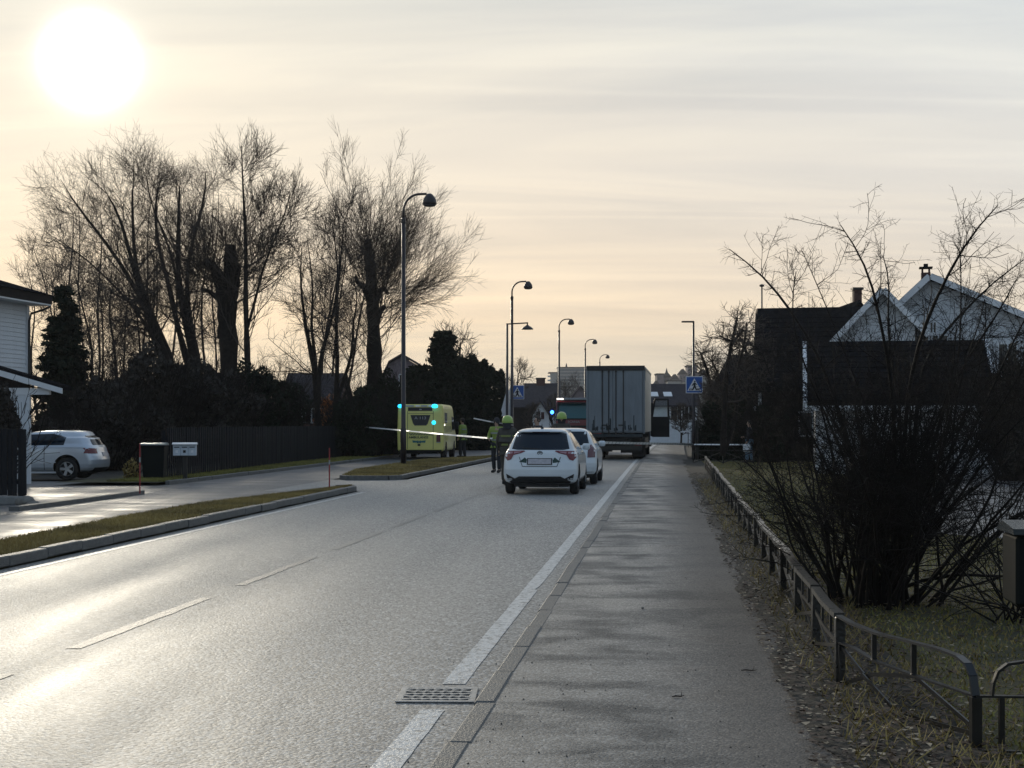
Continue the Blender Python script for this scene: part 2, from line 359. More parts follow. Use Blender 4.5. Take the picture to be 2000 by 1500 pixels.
def strip(t0, t1, y0, y1, step=8.0):
    """quads of a ribbon between road offsets t0 and t1 (numbers or functions of y)"""
    f0 = t0 if callable(t0) else (lambda y: t0); f1 = t1 if callable(t1) else (lambda y: t1)
    n = max(1, int(math.ceil((y1-y0)/step))); ys = [y0+(y1-y0)*i/n for i in range(n+1)]
    return [[(RX(f0(a), a), a), (RX(f1(a), a), a), (RX(f1(b), b), b), (RX(f0(b), b), b)] for a, b in zip(ys, ys[1:])]
def polysheet(name, pts, z, m, kind='structure', h=None):
    bm = bmesh.new()
    if h is None: bm.faces.new([bm.verts.new((x, y, z)) for x, y in pts])
    else: prism(bm, pts, 'z', z-h, z)
    o = build(name, bm, m)
    if kind: o['kind'] = kind
    return o
def copy_tree(o, parent=None):
    c = o.copy(); C.objects.link(c); c.parent = parent
    for ch in list(o.children): copy_tree(ch, c)
    return c
# ================================================================ GROUND, ROAD, PATHS
S = 1100
polysheet('ground', [(-S, -60), (S, -60), (S, S), (-S, S)], -.03, M['earth'])
sheet('road', strip(-7.3, -1.05, -25, 420, 12), 0.0, M['road'])
sheet('pavement', strip(-.98, lambda y: .95, -12, 300, 12), .05, M['walk'])
sheet('roadside_opening', strip(-10.2, -7.3, 34.3, 41.2, 3.5), .0, M['road'])
def path_left(y): return -13.2 + .0 * y if y > 36 else -12.0
sheet('side_path', strip(lambda y: -11.9 if y < 33 else (-13.3 if y > 38 else -12.6), -8.0, -12, 34.2, 2) + strip(lambda y: -13.3 if y > 38 else -12.6, -9.6, 34.2, 230, 4), .004, M['path'])
sheet('side_road', strip(lambda y: -10.4, -7.3, 68.5, 230, 12), .002, M['road'])
polysheet('driveway', [(-30, 24.5), (-8.9, 24.5), (-8.2, 36.5), (-9.0, 39.5), (-30, 41.0), (-34, 33)], .008, M['drive'])
sheet('lawn_ground', strip(.95, 30, -6, 62, 12), .02, M['lawn'])
polysheet('parking_area', [(5.2, 22), (9.6, 15.2), (20, 15.2), (60, 20), (60, 58), (14.5, 58), (8.0, 34)], .03, M['drive'])
# left verge along the long fence
sheet('verge', strip(lambda y: -15.8, lambda y: -13.1 + .0*y, 37.0, 230, 8), .09, M['lawn'])

# right kerb: single stones
def kerbrun(name, t0, t1, y0, y1, z, L=1.0, gap=.012, mname='kerb'):
    e = empty(name, kind='structure', label='line of granite kerb stones')
    base = None; y = y0
    while y < y1:
        hx = (t1-t0)/2; dy = L-gap
        if base is None:
            bm = bmesh.new(); box(bm, -hx, hx, 0, dy, -.12, 0, bev=.012); base = build('kerb_stone', bm, M[mname], e); s = base
        else:
            s = bpy.data.objects.new('kerb_stone', base.data); C.objects.link(s); s.parent = e
        tc_ = (t0+t1)/2
        s.location = (RX(tc_, y)+random.uniform(-.008, .008), y, z+random.uniform(-.006, .006))
        s.rotation_euler = (random.uniform(-.004, .004), random.uniform(-.01, .01), -math.atan(K)+random.uniform(-.006, .006))
        y += L*math.cos(math.atan(K))*1.0
    return e
kerbrun('pavement_kerb', -1.06, -.94, 1.0, 110, .058, 1.0)
kerbrun('strip_kerb', -7.42, -7.28, 6.0, 33.6, .14, 1.0)
kerbrun('island_kerb', -7.70, -7.56, 41.2, 66.0, .13, 1.0)
kerbrun('verge_kerb', -13.1, -12.98, 37.5, 110, .11, 1.2)
# rounded noses of the two strips, low driveway edge
def nose(name, pts, z, wd=.14):
    e = empty(name, kind='structure', label='short curved run of kerb stones')
    for a, b in zip(pts, pts[1:]):
        bm = bmesh.new(); bar(bm, (a[0], a[1], z-.07), (b[0], b[1], z-.07), wd, .14); build('kerb_stone', bm, M['kerb'], e)
nose('strip_end_kerb', [(RX(-7.35, 33.5), 33.5), (RX(-7.45, 34.1), 34.1), (RX(-7.65, 34.5), 34.5), (RX(-7.9, 34.4), 34.4)], .135)
nose('island_end_kerb', [(RX(-7.63, 41.2), 41.2), (RX(-7.9, 40.8), 40.8), (RX(-9.0, 40.7), 40.7), (RX(-9.3, 41.2), 41.2)], .13)
nose('driveway_kerb', [(-9.1, 26.2), (-8.95, 27.6), (-8.8, 29.0), (-8.65, 30.5), (-8.45, 32.6)], .09, .2)
# grass strips (raised bodies)
def raised(name, quads, z, m):
    bm = bmesh.new()
    for q in quads: bm.faces.new([bm.verts.new((x, y, z)) for x, y in q])
    bmesh.ops.remove_doubles(bm, verts=bm.verts[:], dist=1e-3)
    r = bmesh.ops.extrude_face_region(bm, geom=bm.faces[:])
    for v in [g for g in r['geom'] if isinstance(g, bmesh.types.BMVert)]: v.co.z -= .16
    o = build(name, bm, m); o['kind'] = 'structure'; return o
def s1back(y): return (-8.40 - .3*max(0, min(1, (y-17)/6))) if y < 27 else -8.70 + (y-27)/7.4*1.15
raised('grass_strip', strip(s1back, -7.43, 2, 33.5, 1.5) + strip(s1back, -7.6, 33.5, 34.4, 1.5), .12, M['lawn'])
def s2back(y): return -9.3 - min(1, (y-41.2)/6)*.9 if y < 60 else -10.2 + (y-60)/8*2.3
raised('island_strip', strip(s2back, -7.71, 41.2, 67.5, 2), .11, M['lawn'])

# painted markings
def worn_line(name, t0, t1, runs, m, jit, label, parent=None, z=.004):
    bm = bmesh.new()
    for y0, y1 in runs:
        y = y0; a = b = None; da = db = 0.0
        while y < y1:
            st = .11 if y < 30 else .5
            da = da*.6+random.gauss(0, jit); db = db*.6+random.gauss(0, jit)
            if random.random() < .004: db -= (t1-t0)*.25
            ra = bm.verts.new((RX(t0+da, y), y, z)); rb = bm.verts.new((RX(max(t1+db, t0+da+.01), y), y, z))
            if a is not None and random.random() > .004: bm.faces.new((a, b, rb, ra))
            a, b = ra, rb; y += st
    o = build(name, bm, m, parent)
    if parent is None: o['kind'] = 'structure'; o['label'] = label
    return o
worn_line('edge_line', -1.37, -1.23, [(-2, 8.12), (8.80, 150)], M['paint'], .0013, 'worn white edge line beside the pavement kerb')
sheet('left_edge_line', strip(-7.10, -6.99, 8, 33.5, 6), .004, M['paint'])
sheet('island_edge_line', strip(-7.38, -7.27, 41, 150, 6), .004, M['paint'])
MP = wornpaint('faint_centre_paint', (.225, .22, .205), (.18, .175, .165), .55, .42, .62)
e = empty('centre_line', kind='structure', label='faint dashed centre line')
y = 6.2
while y < 120:
    worn_line('centre_dash', -4.27, -4.16, [(y, y+3)], MP, .004, '', e); y += 4.0

# drain grate in the gutter
g0x, g0y = RX(-1.42, 8.25), 8.25
g = empty('drain_grate', (g0x+.10, 8.44, .004), -math.atan(K)*.2, 'square cast iron drain grate with slanted slots beside the white edge line', 'drain')
bm = bmesh.new()
for a in ((-.23, .23, -.23, -.19), (-.23, .23, .19, .23), (-.23, -.19, -.19, .19), (.19, .23, -.19, .19)): box(bm, a[0], a[1], a[2], a[3], 0, .007, bev=.002)
build('frame', bm, M['iron'], g)
bx('pit_shade_plate', -.19, .19, -.19, .19, 0, .003, M['black'], g)  # flat black plate, stands in for the darkness below the bars
base = None
for r_ in range(5):
    for k in range(7):
        bm = None
        x = -.162+k*.054; yy = -.152+r_*.076
        if base is None:
            bm = bmesh.new(); box(bm, -.012, .012, -.036, .036, 0, .007); base = build('grate_bar', bm, M['iron'], g); o = base
        else: o = bpy.data.objects.new('grate_bar', base.data); C.objects.link(o); o.parent = g
        o.location = (x, yy, .002); o.rotation_euler = (0, 0, R(62 if r_ % 2 else -62))

# ================================================================ GRASS, LEAVES
def blades(name, X, Y, Z, h, m, wd=.012, lean=.6, kind='stuff'):
    n = len(X); Z = np.full(n, float(Z)); a = rng.uniform(0, 2*np.pi, n); hh = h*rng.uniform(.5, 1.3, n); la = rng.uniform(0, 2*np.pi, n); ll = lean*hh*rng.uniform(.2, 1, n)
    V = np.empty((n, 3, 3)); V[:, 0] = np.c_[X+np.cos(a)*wd, Y+np.sin(a)*wd, Z]; V[:, 1] = np.c_[X-np.cos(a)*wd, Y-np.sin(a)*wd, Z]
    V[:, 2] = np.c_[X+np.cos(la)*ll, Y+np.sin(la)*ll, Z+hh]
    me = npmesh(name, V.reshape(-1, 3), np.arange(3*n).reshape(n, 3)); o = link(name, me, m); o['kind'] = kind; return o
def clump(n, x0, x1, y0, y1, bias=1.0):
    """random points, denser near the camera end"""
    X = rng.uniform(x0, x1, n); Y = y0 + (y1-y0)*rng.uniform(0, 1, n)**bias; return X, Y
def roadpts(n, t0, t1, y0, y1, bias=1.0):
    u = rng.uniform(0, 1, n); Y = y0+(y1-y0)*rng.uniform(0, 1, n)**bias
    a = np.array([t0(v) if callable(t0) else t0 for v in Y]); b = np.array([t1(v) if callable(t1) else t1 for v in Y])
    T = a+(b-a)*u; return T+K*Y+.000144*np.maximum(0, Y-50)**2, Y
X, Y = roadpts(60000, s1back, -7.46, 10, 34.2, 1.2); b = blades('strip_grass', X, Y, .11, .05, M['blade2'], .007, 1.2); b['label'] = 'short brown grass on the left strip'
X, Y = roadpts(26000, s2back, -7.74, 41.4, 67, 1.2); b = blades('island_grass', X, Y, .10, .06, M['blade2'], .010, 1.2); b['label'] = 'short brown grass on the island strip'
X, Y = roadpts(26000, -14.6, -13.12, 37.5, 80, 1.4); b = blades('verge_grass', X, Y, .085, .07, M['blade'], .012, 1.2); b['label'] = 'rough grass at the foot of the long fence'
X, Y = roadpts(170000, 1.15, 9, 4.5, 60, 1.9)
def inside_park(X, Y):
    poly = [(5.2, 22), (9.6, 15.2), (20, 15.2), (60, 20), (60, 58), (14.5, 58), (8.0, 34)]; r = np.zeros(len(X), bool)
    j = len(poly)-1
    for i in range(len(poly)):
        xi, yi = poly[i]; xj, yj = poly[j]
        r ^= ((yi > Y) != (yj > Y)) & (X < (xj-xi)*(Y-yi)/(yj-yi+1e-9)+xi); j = i
    return r
k = ~inside_park(X, Y); X, Y = X[k], Y[k]
half = rng.uniform(0, 1, len(X)) < .6
b = blades('lawn_grass', X[half], Y[half], .018, .030, M['blade'], .007, 1.3); b['label'] = 'mossy green grass behind the low fence'
b = blades('dry_lawn_grass', X[~half], Y[~half], .018, .034, M['blade2'], .007, 1.3); b['label'] = 'straw coloured grass behind the low fence'
# bare muddy edge between the pavement and the low fence
def litter(name, n, t0, t1, y0, y1, z, size, m, bias=2.0):
    X, Y = roadpts(n, t0, t1, y0, y1, bias); a = rng.uniform(0, 2*np.pi, n); s = size*rng.uniform(.5, 1.3, n)
    tilt = rng.uniform(-.6, .6, (n, 2)); asp = rng.uniform(.35, .7, n); base = z+rng.uniform(0, .02, n)
    V = np.empty((n, 6, 3))
    for k, (p, q, lift) in enumerate(((1, 0, 0), (.35, .9, .3), (-.5, .8, .2), (-1, 0, 0), (-.4, -.9, .35), (.4, -.8, .15))):
        dx = p*s; dy = q*s*asp
        V[:, k, 0] = X+dx*np.cos(a)-dy*np.sin(a); V[:, k, 1] = Y+dx*np.sin(a)+dy*np.cos(a)
        V[:, k, 2] = base+.004+np.abs(dx*tilt[:, 0]+dy*tilt[:, 1])+lift*s*.5
    me = npmesh(name, V.reshape(-1, 3), np.arange(6*n).reshape(n, 6)); o = link(name, me, m); o['kind'] = 'stuff'; return o
sheet('muddy_edge', strip(lambda y: .74+.05*math.sin(y*1.3)+.03*math.sin(y*3.1+1)+.015*math.sin(y*9.7), 1.5, 2, 62, .12), .058, M['earth'])
o = litter('leaf_litter', 1500, .66, 1.25, 4.2, 45, .06, .022, M['leafl'], 2.2); o['label'] = 'pale fallen leaves along the pavement edge'
o = litter('wet_leaf_litter', 7000, .66, 1.6, 4.2, 45, .06, .026, M['leafd'], 2.0); o['label'] = 'dark wet leaves along the pavement edge'
o = litter('lawn_leaves', 7000, 1.2, 6, 4.5, 30, .05, .024, M['leafd'], 1.5); o['label'] = 'brown leaves scattered over the lawn'
o = litter('pale_lawn_leaves', 1600, 1.2, 5, 4.5, 20, .05, .02, M['leafl'], 1.3); o['label'] = 'pale leaves scattered over the lawn'
X, Y = roadpts(5000, .85, 1.6, 4.5, 40, 1.7); b = blades('edge_tufts', X, Y, .055, .075, M['blade2'], .006, 1.6); b['label'] = 'dry grass tufts at the fence foot'
# crumbs of grit on the pavement
n = 1500; X, Y = roadpts(n, -1.5, .9, 5.5, 40, 2.0); V = []; F = []
tt = .0018+.005*rng.uniform(0, 1, n)**4
zz = np.where(X-K*Y > -1.0, .051, .001)
for k, (dx, dy, dz_) in enumerate(((-1, -1, 0), (1, -1, 0), (0, 1.2, 0), (0, 0, 1.2))): V.append(np.c_[X+dx*tt, Y+dy*tt, zz+dz_*tt])
V = np.stack(V, 1).reshape(-1, 3); b4 = np.arange(n)*4
F = np.concatenate([np.c_[b4, b4+1, b4+3], np.c_[b4+1, b4+2, b4+3], np.c_[b4+2, b4, b4+3]])
o = link('grit', npmesh('grit', V, F), M['earth']); o['kind'] = 'stuff'; o['label'] = 'dark grit scattered on the pavement'
def twig_on_path(u, v, L, a, lab):
    D = 4480/(v-HV)*(1.55/1.6); x = (u-1000)/FPX*D
    bm = bmesh.new(); tube(bm, [(-L/2, 0, .007), (-L/6, .012, .009), (L/5, -.006, .008), (L/2, .01, .012)], [.003, .005, .004, .002], 5)
    tube(bm, [(L/5, -.006, .008), (L/3, .02, .03)], [.003, .0015], 4)
    o = build('fallen_twig', bm, M['twig'], loc=(x, D, .051), rot=(0, 0, a)); tag(o, lab, 'twig', 'twigs fallen on the pavement')
twig_on_path(1325, 1363, .075, .2, 'small fallen twig with a raised tip in the middle of the pavement')
twig_on_path(1463, 1312, .10, -.2, 'thin dark fallen twig on the pavement nearer the leafy edge')
bm = bmesh.new(); lathe(bm, [(.004, 0), (.012, .004), (.013, .010), (.006, .017)], 8)
tag(build('pebble', bm, M['stone'], loc=((1255-1000)/FPX*12.0, 12.0, .051)), 'single pale pebble lying on the pavement', 'pebble')
# ================================================================ BARE TREES
def nrm_(v): return v/np.maximum(np.linalg.norm(v, axis=-1, keepdims=True), 1e-9)
def polylines(P0, D0, L, k, wob, trop):
    """n branches with k segments; trop = pull upwards"""
    n = len(P0); P = np.empty((n, k+1, 3)); P[:, 0] = P0; d = nrm_(D0); st = (L/k)[:, None]
    for i in range(k):
        d = nrm_(d + rng.normal(0, wob, (n, 3)) + np.array([0, 0, trop])); P[:, i+1] = P[:, i]+d*st
    return P
def tubes(P, Rr, sides):
    """P (n,k+1,3), Rr (n,k+1) -> verts, quads"""
    n, k1, _ = P.shape; T = np.empty_like(P); T[:, 1:-1] = P[:, 2:]-P[:, :-2]; T[:, 0] = P[:, 1]-P[:, 0]; T[:, -1] = P[:, -1]-P[:, -2]; T = nrm_(T)
    ref = np.where(np.abs(T[:, :1, 2:3]) < .9, np.array([0, 0, 1.0]), np.array([1.0, 0, 0])); ref = np.broadcast_to(ref, P.shape)
    A = nrm_(np.cross(T, ref)); B = np.cross(T, A); a = np.arange(sides)*2*np.pi/sides
    V = P[:, :, None] + (A[:, :, None]*np.cos(a)[None, None, :, None] + B[:, :, None]*np.sin(a)[None, None, :, None])*Rr[:, :, None, None]
    idx = np.arange(n*k1*sides).reshape(n, k1, sides); i0 = idx[:, :-1]; i1 = idx[:, 1:]
    F = np.stack([i0, np.roll(i0, -1, 2), np.roll(i1, -1, 2), i1], -1).reshape(-1, 4)
    return V.reshape(-1, 3), F
def children(P, Rr, c, t0, ang, Lfun, rfac, t1=1.0):
    """spawn c children per branch"""
    n, k1, _ = P.shape; k = k1-1; t = np.sort(rng.uniform(t0, t1, (n, c)), axis=1); s = t*k; i = np.minimum(s.astype(int), k-1); f = s-i
    rows = np.arange(n)[:, None]; p = P[rows, i]*(1-f[..., None])+P[rows, i+1]*f[..., None]; T = nrm_(P[rows, i+1]-P[rows, i])
    r = (Rr[rows, i]*(1-f)+Rr[rows, i+1]*f)*rfac
    q = rng.normal(0, 1, (n, c, 3)); q = nrm_(q - T*np.sum(q*T, -1, keepdims=True)); a = rng.normal(ang[0], ang[1], (n, c, 1))
    d = nrm_(T*np.cos(a)+q*np.sin(a)); L = Lfun(t)*rng.uniform(.7, 1.25, (n, c))
    return p.reshape(-1, 3), d.reshape(-1, 3), L.reshape(-1), r.reshape(-1)
def taper(r0, k, end): return r0[:, None]*(1-(1-end)*np.linspace(0, 1, k+1)[None]**.9)
def merge(parts):
    Vs, Fs, o = [], [], 0
    for V, F in parts: Vs.append(V); Fs.append(F+o); o += len(V)
    return np.concatenate(Vs), np.concatenate(Fs)
def resample(pts, rs, k):
    pts = np.array(pts, float); rs = np.array(rs, float); d = np.r_[0, np.cumsum(np.linalg.norm(np.diff(pts, axis=0), axis=1))]; d /= d[-1]
    # smooth through catmull-like interpolation: dense linear then average
    q = np.linspace(0, 1, k+1); P = np.stack([np.interp(q, d, pts[:, j]) for j in range(3)], 1)
    for _ in range(2): P[1:-1] = (P[:-2]+2*P[1:-1]+P[2:])/4
    return P, np.interp(q, d, rs)
def stem(px, D, r0, r1, k=12, dd=0.0):
    """px list of (u,v); the stem leaves depth D by dd metres along its length"""
    n = len(px); P, r = resample([W(u, v, D+dd*i/(n-1)) for i, (u, v) in enumerate(px)], np.linspace(r0, r1, n), k); return P, r*(1+.14*np.sin(np.arange(len(r))*2.3+px[0][0])*(r > .1))
def bare_tree(name, label, D, stems, lv, seed, group='bare deciduous trees behind the long fence', m=('bark', 'twig'), base=None):
    """stems: list of (P, R) ; lv: list of dicts per level"""
    global rng
    rng = np.random.default_rng(seed)
    b0 = stems[0][0][0] if base is None else base
    o = empty(name, (b0[0], b0[1], 0), 0, label, 'tree', group)
    off = np.array([b0[0], b0[1], 0])
    tp = [tubes((P-off)[None], r[None], 8) for P, r in stems]
    cr = []
    K_ = stems[0][0].shape[0]; P = np.stack([s[0] for s in stems]); Rr = np.stack([s[1] for s in stems])
    for i, l in enumerate(lv):
        p, d, L, r = children(P, Rr, l['c'], l.get('t0', .25), l.get('ang', (.8, .2)), l['L'], l.get('rf', .55), l.get('t1', 1.0))
        if 'bias' in l: d = nrm_(d+np.array(l['bias']))
        r = np.maximum(r, l.get('rmin', .008)); r = np.minimum(r, l.get('rmax', 9))
        k = l.get('k', 4); Pn = polylines(p, d, L, k, l.get('wob', .12), l.get('trop', .06)); Rn = taper(r, k, l.get('end', .35))
        Rn = np.maximum(Rn, .004)
        (tp if l.get('trunk') else cr).append(tubes(Pn-off, Rn, l.get('sides', 4 if i == 0 else 3)))
        if l.get('tip', 0):  # continue from the tips
            pass
        P, Rr = Pn, Rn
    link('trunk', npmesh('trunk', *merge(tp), smooth=True), M[m[0]], o)
    if cr: link('crown', npmesh('crown', *merge(cr)), M[m[1]], o)
    return o
def Lr(a, b): return lambda t: a+(b-a)*t
# big multi-stem tree on the left, stems leaning left
D = 74
bare_tree('bare_tree', 'tallest multi-stemmed bare tree leaning left, its crown under the sun', D,
  [stem([(352, 842), (335, 720), (300, 640), (265, 540), (250, 480), (228, 400), (205, 372)], D, .26, .014, 14, -2),
   stem([(350, 842), (342, 720), (315, 655), (285, 590), (258, 500), (262, 420), (250, 345), (262, 352)], D, .22, .012, 14, 2),
   stem([(346, 842), (325, 720), (285, 600), (240, 520), (190, 450), (145, 400), (118, 350)], D, .19, .012, 14, 1),
   stem([(346, 842), (330, 730), (300, 660), (265, 600), (225, 560), (165, 500), (100, 460)], D, .14, .012, 14, -1)],
  [dict(c=18, t0=.30, ang=(.85, .25), L=Lr(4.6, 1.6), rf=.34, k=7, trop=.07, wob=.12, rmin=.02, rmax=.045),
   dict(c=9, t0=.12, ang=(.8, .25), L=Lr(2.3, 1.2), rf=.5, k=5, trop=.06, wob=.16, rmin=.009, rmax=.015),
   dict(c=7, t0=.10, ang=(.75, .2), L=Lr(1.2, .6), rf=.55, k=3, trop=.06, wob=.14, rmin=.006, rmax=.008)], 1)
D = 76
bare_tree('bare_tree', 'bare tree with two close stems forking beside the thick pollard trunk', D,
  [stem([(392, 842), (385, 720), (368, 640), (350, 580), (345, 510), (352, 440), (345, 380), (352, 355)], D, .30, .012, 14, -1.5),
   stem([(388, 842), (372, 720), (345, 640), (335, 570), (312, 500), (300, 430), (305, 360), (318, 335)], D, .21, .012, 14, 2),
   stem([(394, 842), (388, 700), (366, 610), (362, 530), (378, 460), (398, 400), (410, 340), (402, 335)], D, .19, .012, 14, .5),
   stem([(394, 842), (380, 720), (356, 620), (348, 560), (330, 470), (290, 400), (285, 340)], D, .14, .012, 14, -2)],
  [dict(c=17, t0=.32, ang=(.85, .25), L=Lr(4.2, 1.6), rf=.34, k=7, trop=.08, wob=.12, rmin=.02, rmax=.045),
   dict(c=9, t0=.12, ang=(.8, .25), L=Lr(2.2, 1.1), rf=.5, k=5, trop=.06, wob=.16, rmin=.009, rmax=.015),
   dict(c=7, t0=.10, ang=(.75, .2), L=Lr(1.1, .6), rf=.55, k=3, trop=.06, wob=.14, rmin=.006, rmax=.008)], 2)
# thick pollard 1
D = 66
bare_tree('pollard_tree', 'thick pollarded trunk with cut stubs and a spray of young shoots', D,
  [stem([(447, 850), (447, 700), (446, 600), (447, 560), (449, 520), (450, 478)], D, .46, .24, 12),
   stem([(440, 660), (438, 580), (428, 545), (416, 512), (404, 508), (398, 510)], D, .36, .16, 12, -.6),
   stem([(448, 620), (455, 580), (462, 540), (466, 518)], D, .30, .12, 12, .5),
   stem([(436, 600), (425, 582), (408, 568), (396, 566)], D, .14, .07, 12, 0)],
  [dict(c=15, t0=.40, ang=(1.15, .25), L=Lr(2.8, 3.4), rf=.1, k=6, trop=.20, wob=.11, rmin=.018, rmax=.028),
   dict(c=9, t0=.12, ang=(.6, .2), L=Lr(1.9, .9), rf=.5, k=4, trop=.10, wob=.12, rmin=.009, rmax=.013),
   dict(c=6, t0=.10, ang=(.6, .2), L=Lr(.9, .45), rf=.55, k=3, trop=.08, wob=.14, rmin=.009)], 3)
# slim straight tree beside it
D = 64
bare_tree('bare_tree', 'slim straight bare tree just right of the pollarded trunk', D,
  [stem([(487, 850), (485, 760), (482, 660), (479, 580), (481, 500), (478, 420), (474, 370), (472, 285)], D, .17, .02, 16),
   stem([(484, 640), (500, 580), (515, 520), (535, 470), (556, 420), (566, 380)], D, .07, .02, 16, 1)],
  [dict(c=30, t0=.22, t1=.93, ang=(.9, .2), L=Lr(4.2, 1.0), rf=.3, k=6, trop=.08, wob=.10, rmin=.014, rmax=.03),
   dict(c=8, t0=.15, ang=(.6, .2), L=Lr(1.9, .8), rf=.5, k=4, trop=.10, wob=.12, rmin=.011),
   dict(c=6, t0=.10, ang=(.6, .2), L=Lr(.8, .4), rf=.55, k=3, trop=.08, wob=.14, rmin=.008)], 4)
# low spreading trees in the middle
D = 67
bare_tree('bare_tree', 'forked bare tree rising above the copper coloured bush', D,
  [stem([(622, 850), (618, 760), (612, 700), (600, 660), (592, 600), (585, 540), (590, 480)], D, .17, .012, 14),
   stem([(622, 790), (624, 700), (640, 650), (655, 600), (662, 540), (655, 480), (648, 430)], D, .12, .012, 14, .8),
   stem([(620, 780), (616, 690), (606, 640), (612, 580), (608, 520), (600, 470)], D, .10, .012, 14, -.8)],
  [dict(c=15, t0=.28, ang=(.85, .25), L=Lr(3.2, 1.6), rf=.35, k=5, trop=.03, wob=.13, rmin=.014, rmax=.035),
   dict(c=8, t0=.12, ang=(.7, .2), L=Lr(1.7, .8), rf=.5, k=4, trop=.04, wob=.15, rmin=.011),
   dict(c=6, t0=.10, ang=(.7, .2), L=Lr(.8, .4), rf=.55, k=3, trop=.03, wob=.16, rmin=.008)], 5)
D = 69
bare_tree('bare_tree', 'bare tree leaning left out of one bent trunk behind the copper bush', D,
  [stem([(654, 845), (656, 780), (660, 700), (655, 620), (662, 540), (668, 480), (672, 430)], D, .14, .012, 14),
   stem([(658, 780), (676, 730), (690, 680), (688, 630), (700, 590), (690, 540)], D, .10, .012, 14, -1)],
  [dict(c=18, t0=.22, ang=(.85, .25), L=Lr(3.2, 1.5), rf=.35, k=5, trop=.04, wob=.13, rmin=.014, rmax=.035),
   dict(c=8, t0=.12, ang=(.7, .2), L=Lr(1.6, .7), rf=.5, k=4, trop=.04, wob=.15, rmin=.011),
   dict(c=5, t0=.10, ang=(.7, .2), L=Lr(.7, .4), rf=.55, k=3, trop=.03, wob=.16, rmin=.008)], 6)
# thick pollard 2 with long shoots
D = 73
bare_tree('pollard_tree', 'tall pollarded trunk left of the first street lamp with long fine shoots sweeping right', D,
  [stem([(735, 850), (733, 760), (731, 690), (729, 620), (727, 560), (722, 510), (718, 468)], D, .47, .18, 14),
   stem([(728, 600), (712, 560), (700, 556), (694, 540)], D, .20, .09, 14, -.5),
   stem([(732, 600), (742, 566), (752, 562), (758, 575)], D, .16, .08, 14, .4),
   stem([(733, 640), (744, 606), (752, 598)], D, .16, .10, 14, 0)],
  [dict(c=24, t0=.30, ang=(1.1, .25), L=Lr(3.4, 5.6), rf=.1, k=7, trop=.13, wob=.08, rmin=.014, rmax=.028, bias=(.30, 0, .30)),
   dict(c=12, t0=.10, ang=(.48, .15), L=Lr(2.0, 1.0), rf=.5, k=4, trop=.03, wob=.08, rmin=.008, rmax=.012, bias=(.16, 0, .03)),
   dict(c=7, t0=.10, ang=(.48, .15), L=Lr(1.0, .5), rf=.55, k=3, trop=.02, wob=.10, rmin=.006, rmax=.008)], 7)
# small understorey trees on the left
for i, (us, D, top, lab) in enumerate([
   ([(190, 850), (185, 760), (180, 680), (170, 600), (150, 520)], 62, 0, 'thin bare tree right of the dark spruce'),
   ([(228, 850), (225, 760), (222, 660), (215, 590), (225, 520)], 70, 0, 'spindly bare tree behind the dark scrub, in front of the leaning stems'),
   ([(75, 850), (70, 760), (66, 690), (80, 600), (60, 520)], 80, 0, 'fine bare tree showing behind the white house corner'),
   ([(280, 850), (276, 770), (268, 690), (262, 620), (250, 560)], 72, 0, 'low bare tree under the leaning stems'),
   ([(118, 850), (122, 760), (110, 660), (90, 560), (70, 480)], 84, 0, 'wide bare tree behind the spruce, farthest left of the crowns')]):
    wz = lambda q: [(a+(9*math.sin(a*.7+b*.05)), b) for a, b in q]
    bare_tree('bare_tree', lab, D, [stem(wz(us), D, .10, .012, 12), stem([(us[0][0]+4, 850)]+[(a+14+8*j, b+12) for j, (a, b) in enumerate(us[1:])], D, .07, .012, 12, 1)],
      [dict(c=18, t0=.15, ang=(.9, .25), L=Lr(2.8, 1.2), rf=.35, k=5, trop=.09, wob=.11, rmin=.014, rmax=.03),
       dict(c=7, t0=.12, ang=(.65, .2), L=Lr(1.6, .8), rf=.5, k=4, trop=.1, wob=.13, rmin=.012),
       dict(c=5, t0=.10, ang=(.6, .2), L=Lr(.8, .4), rf=.55, k=3, trop=.08, wob=.14, rmin=.008)], 20+i)
for i, (us, D, lab) in enumerate([
   ([(170, 850), (165, 700), (150, 560), (160, 440), (150, 380)], 100, 'fine-twigged tree far behind the leaning stems'),
   ([(300, 850), (300, 700), (310, 560), (300, 420), (310, 330)], 104, 'fine-twigged tree far behind the two close stems'),
   ([(420, 850), (425, 700), (410, 560), (430, 430), (425, 350)], 102, 'fine-twigged tree far behind the thick pollard'),
   ([(640, 850), (650, 720), (660, 600), (680, 500), (670, 400)], 96, 'fine-twigged tree far behind the tall pollard')]):
    bare_tree('bare_tree', lab, D, [stem(us, D, .085, .012, 12), stem([us[0]]+[(a-26+6*j, b+20) for j, (a, b) in enumerate(us[1:])], D, .12, .012, 12, 1), stem([us[0]]+[(a+34+4*j, b+34) for j, (a, b) in enumerate(us[1:])], D, .12, .012, 12, -1)],
      [dict(c=18, t0=.12, ang=(.9, .25), L=Lr(4.0, 1.4), rf=.3, k=6, trop=.06, wob=.13, rmin=.012, rmax=.025),
       dict(c=9, t0=.12, ang=(.6, .2), L=Lr(2.4, 1.2), rf=.45, k=4, trop=.1, wob=.13, rmin=.009, rmax=.012),
       dict(c=7, t0=.10, ang=(.6, .2), L=Lr(1.2, .6), rf=.55, k=3, trop=.08, wob=.14, rmin=.007, rmax=.008)], 80+i)
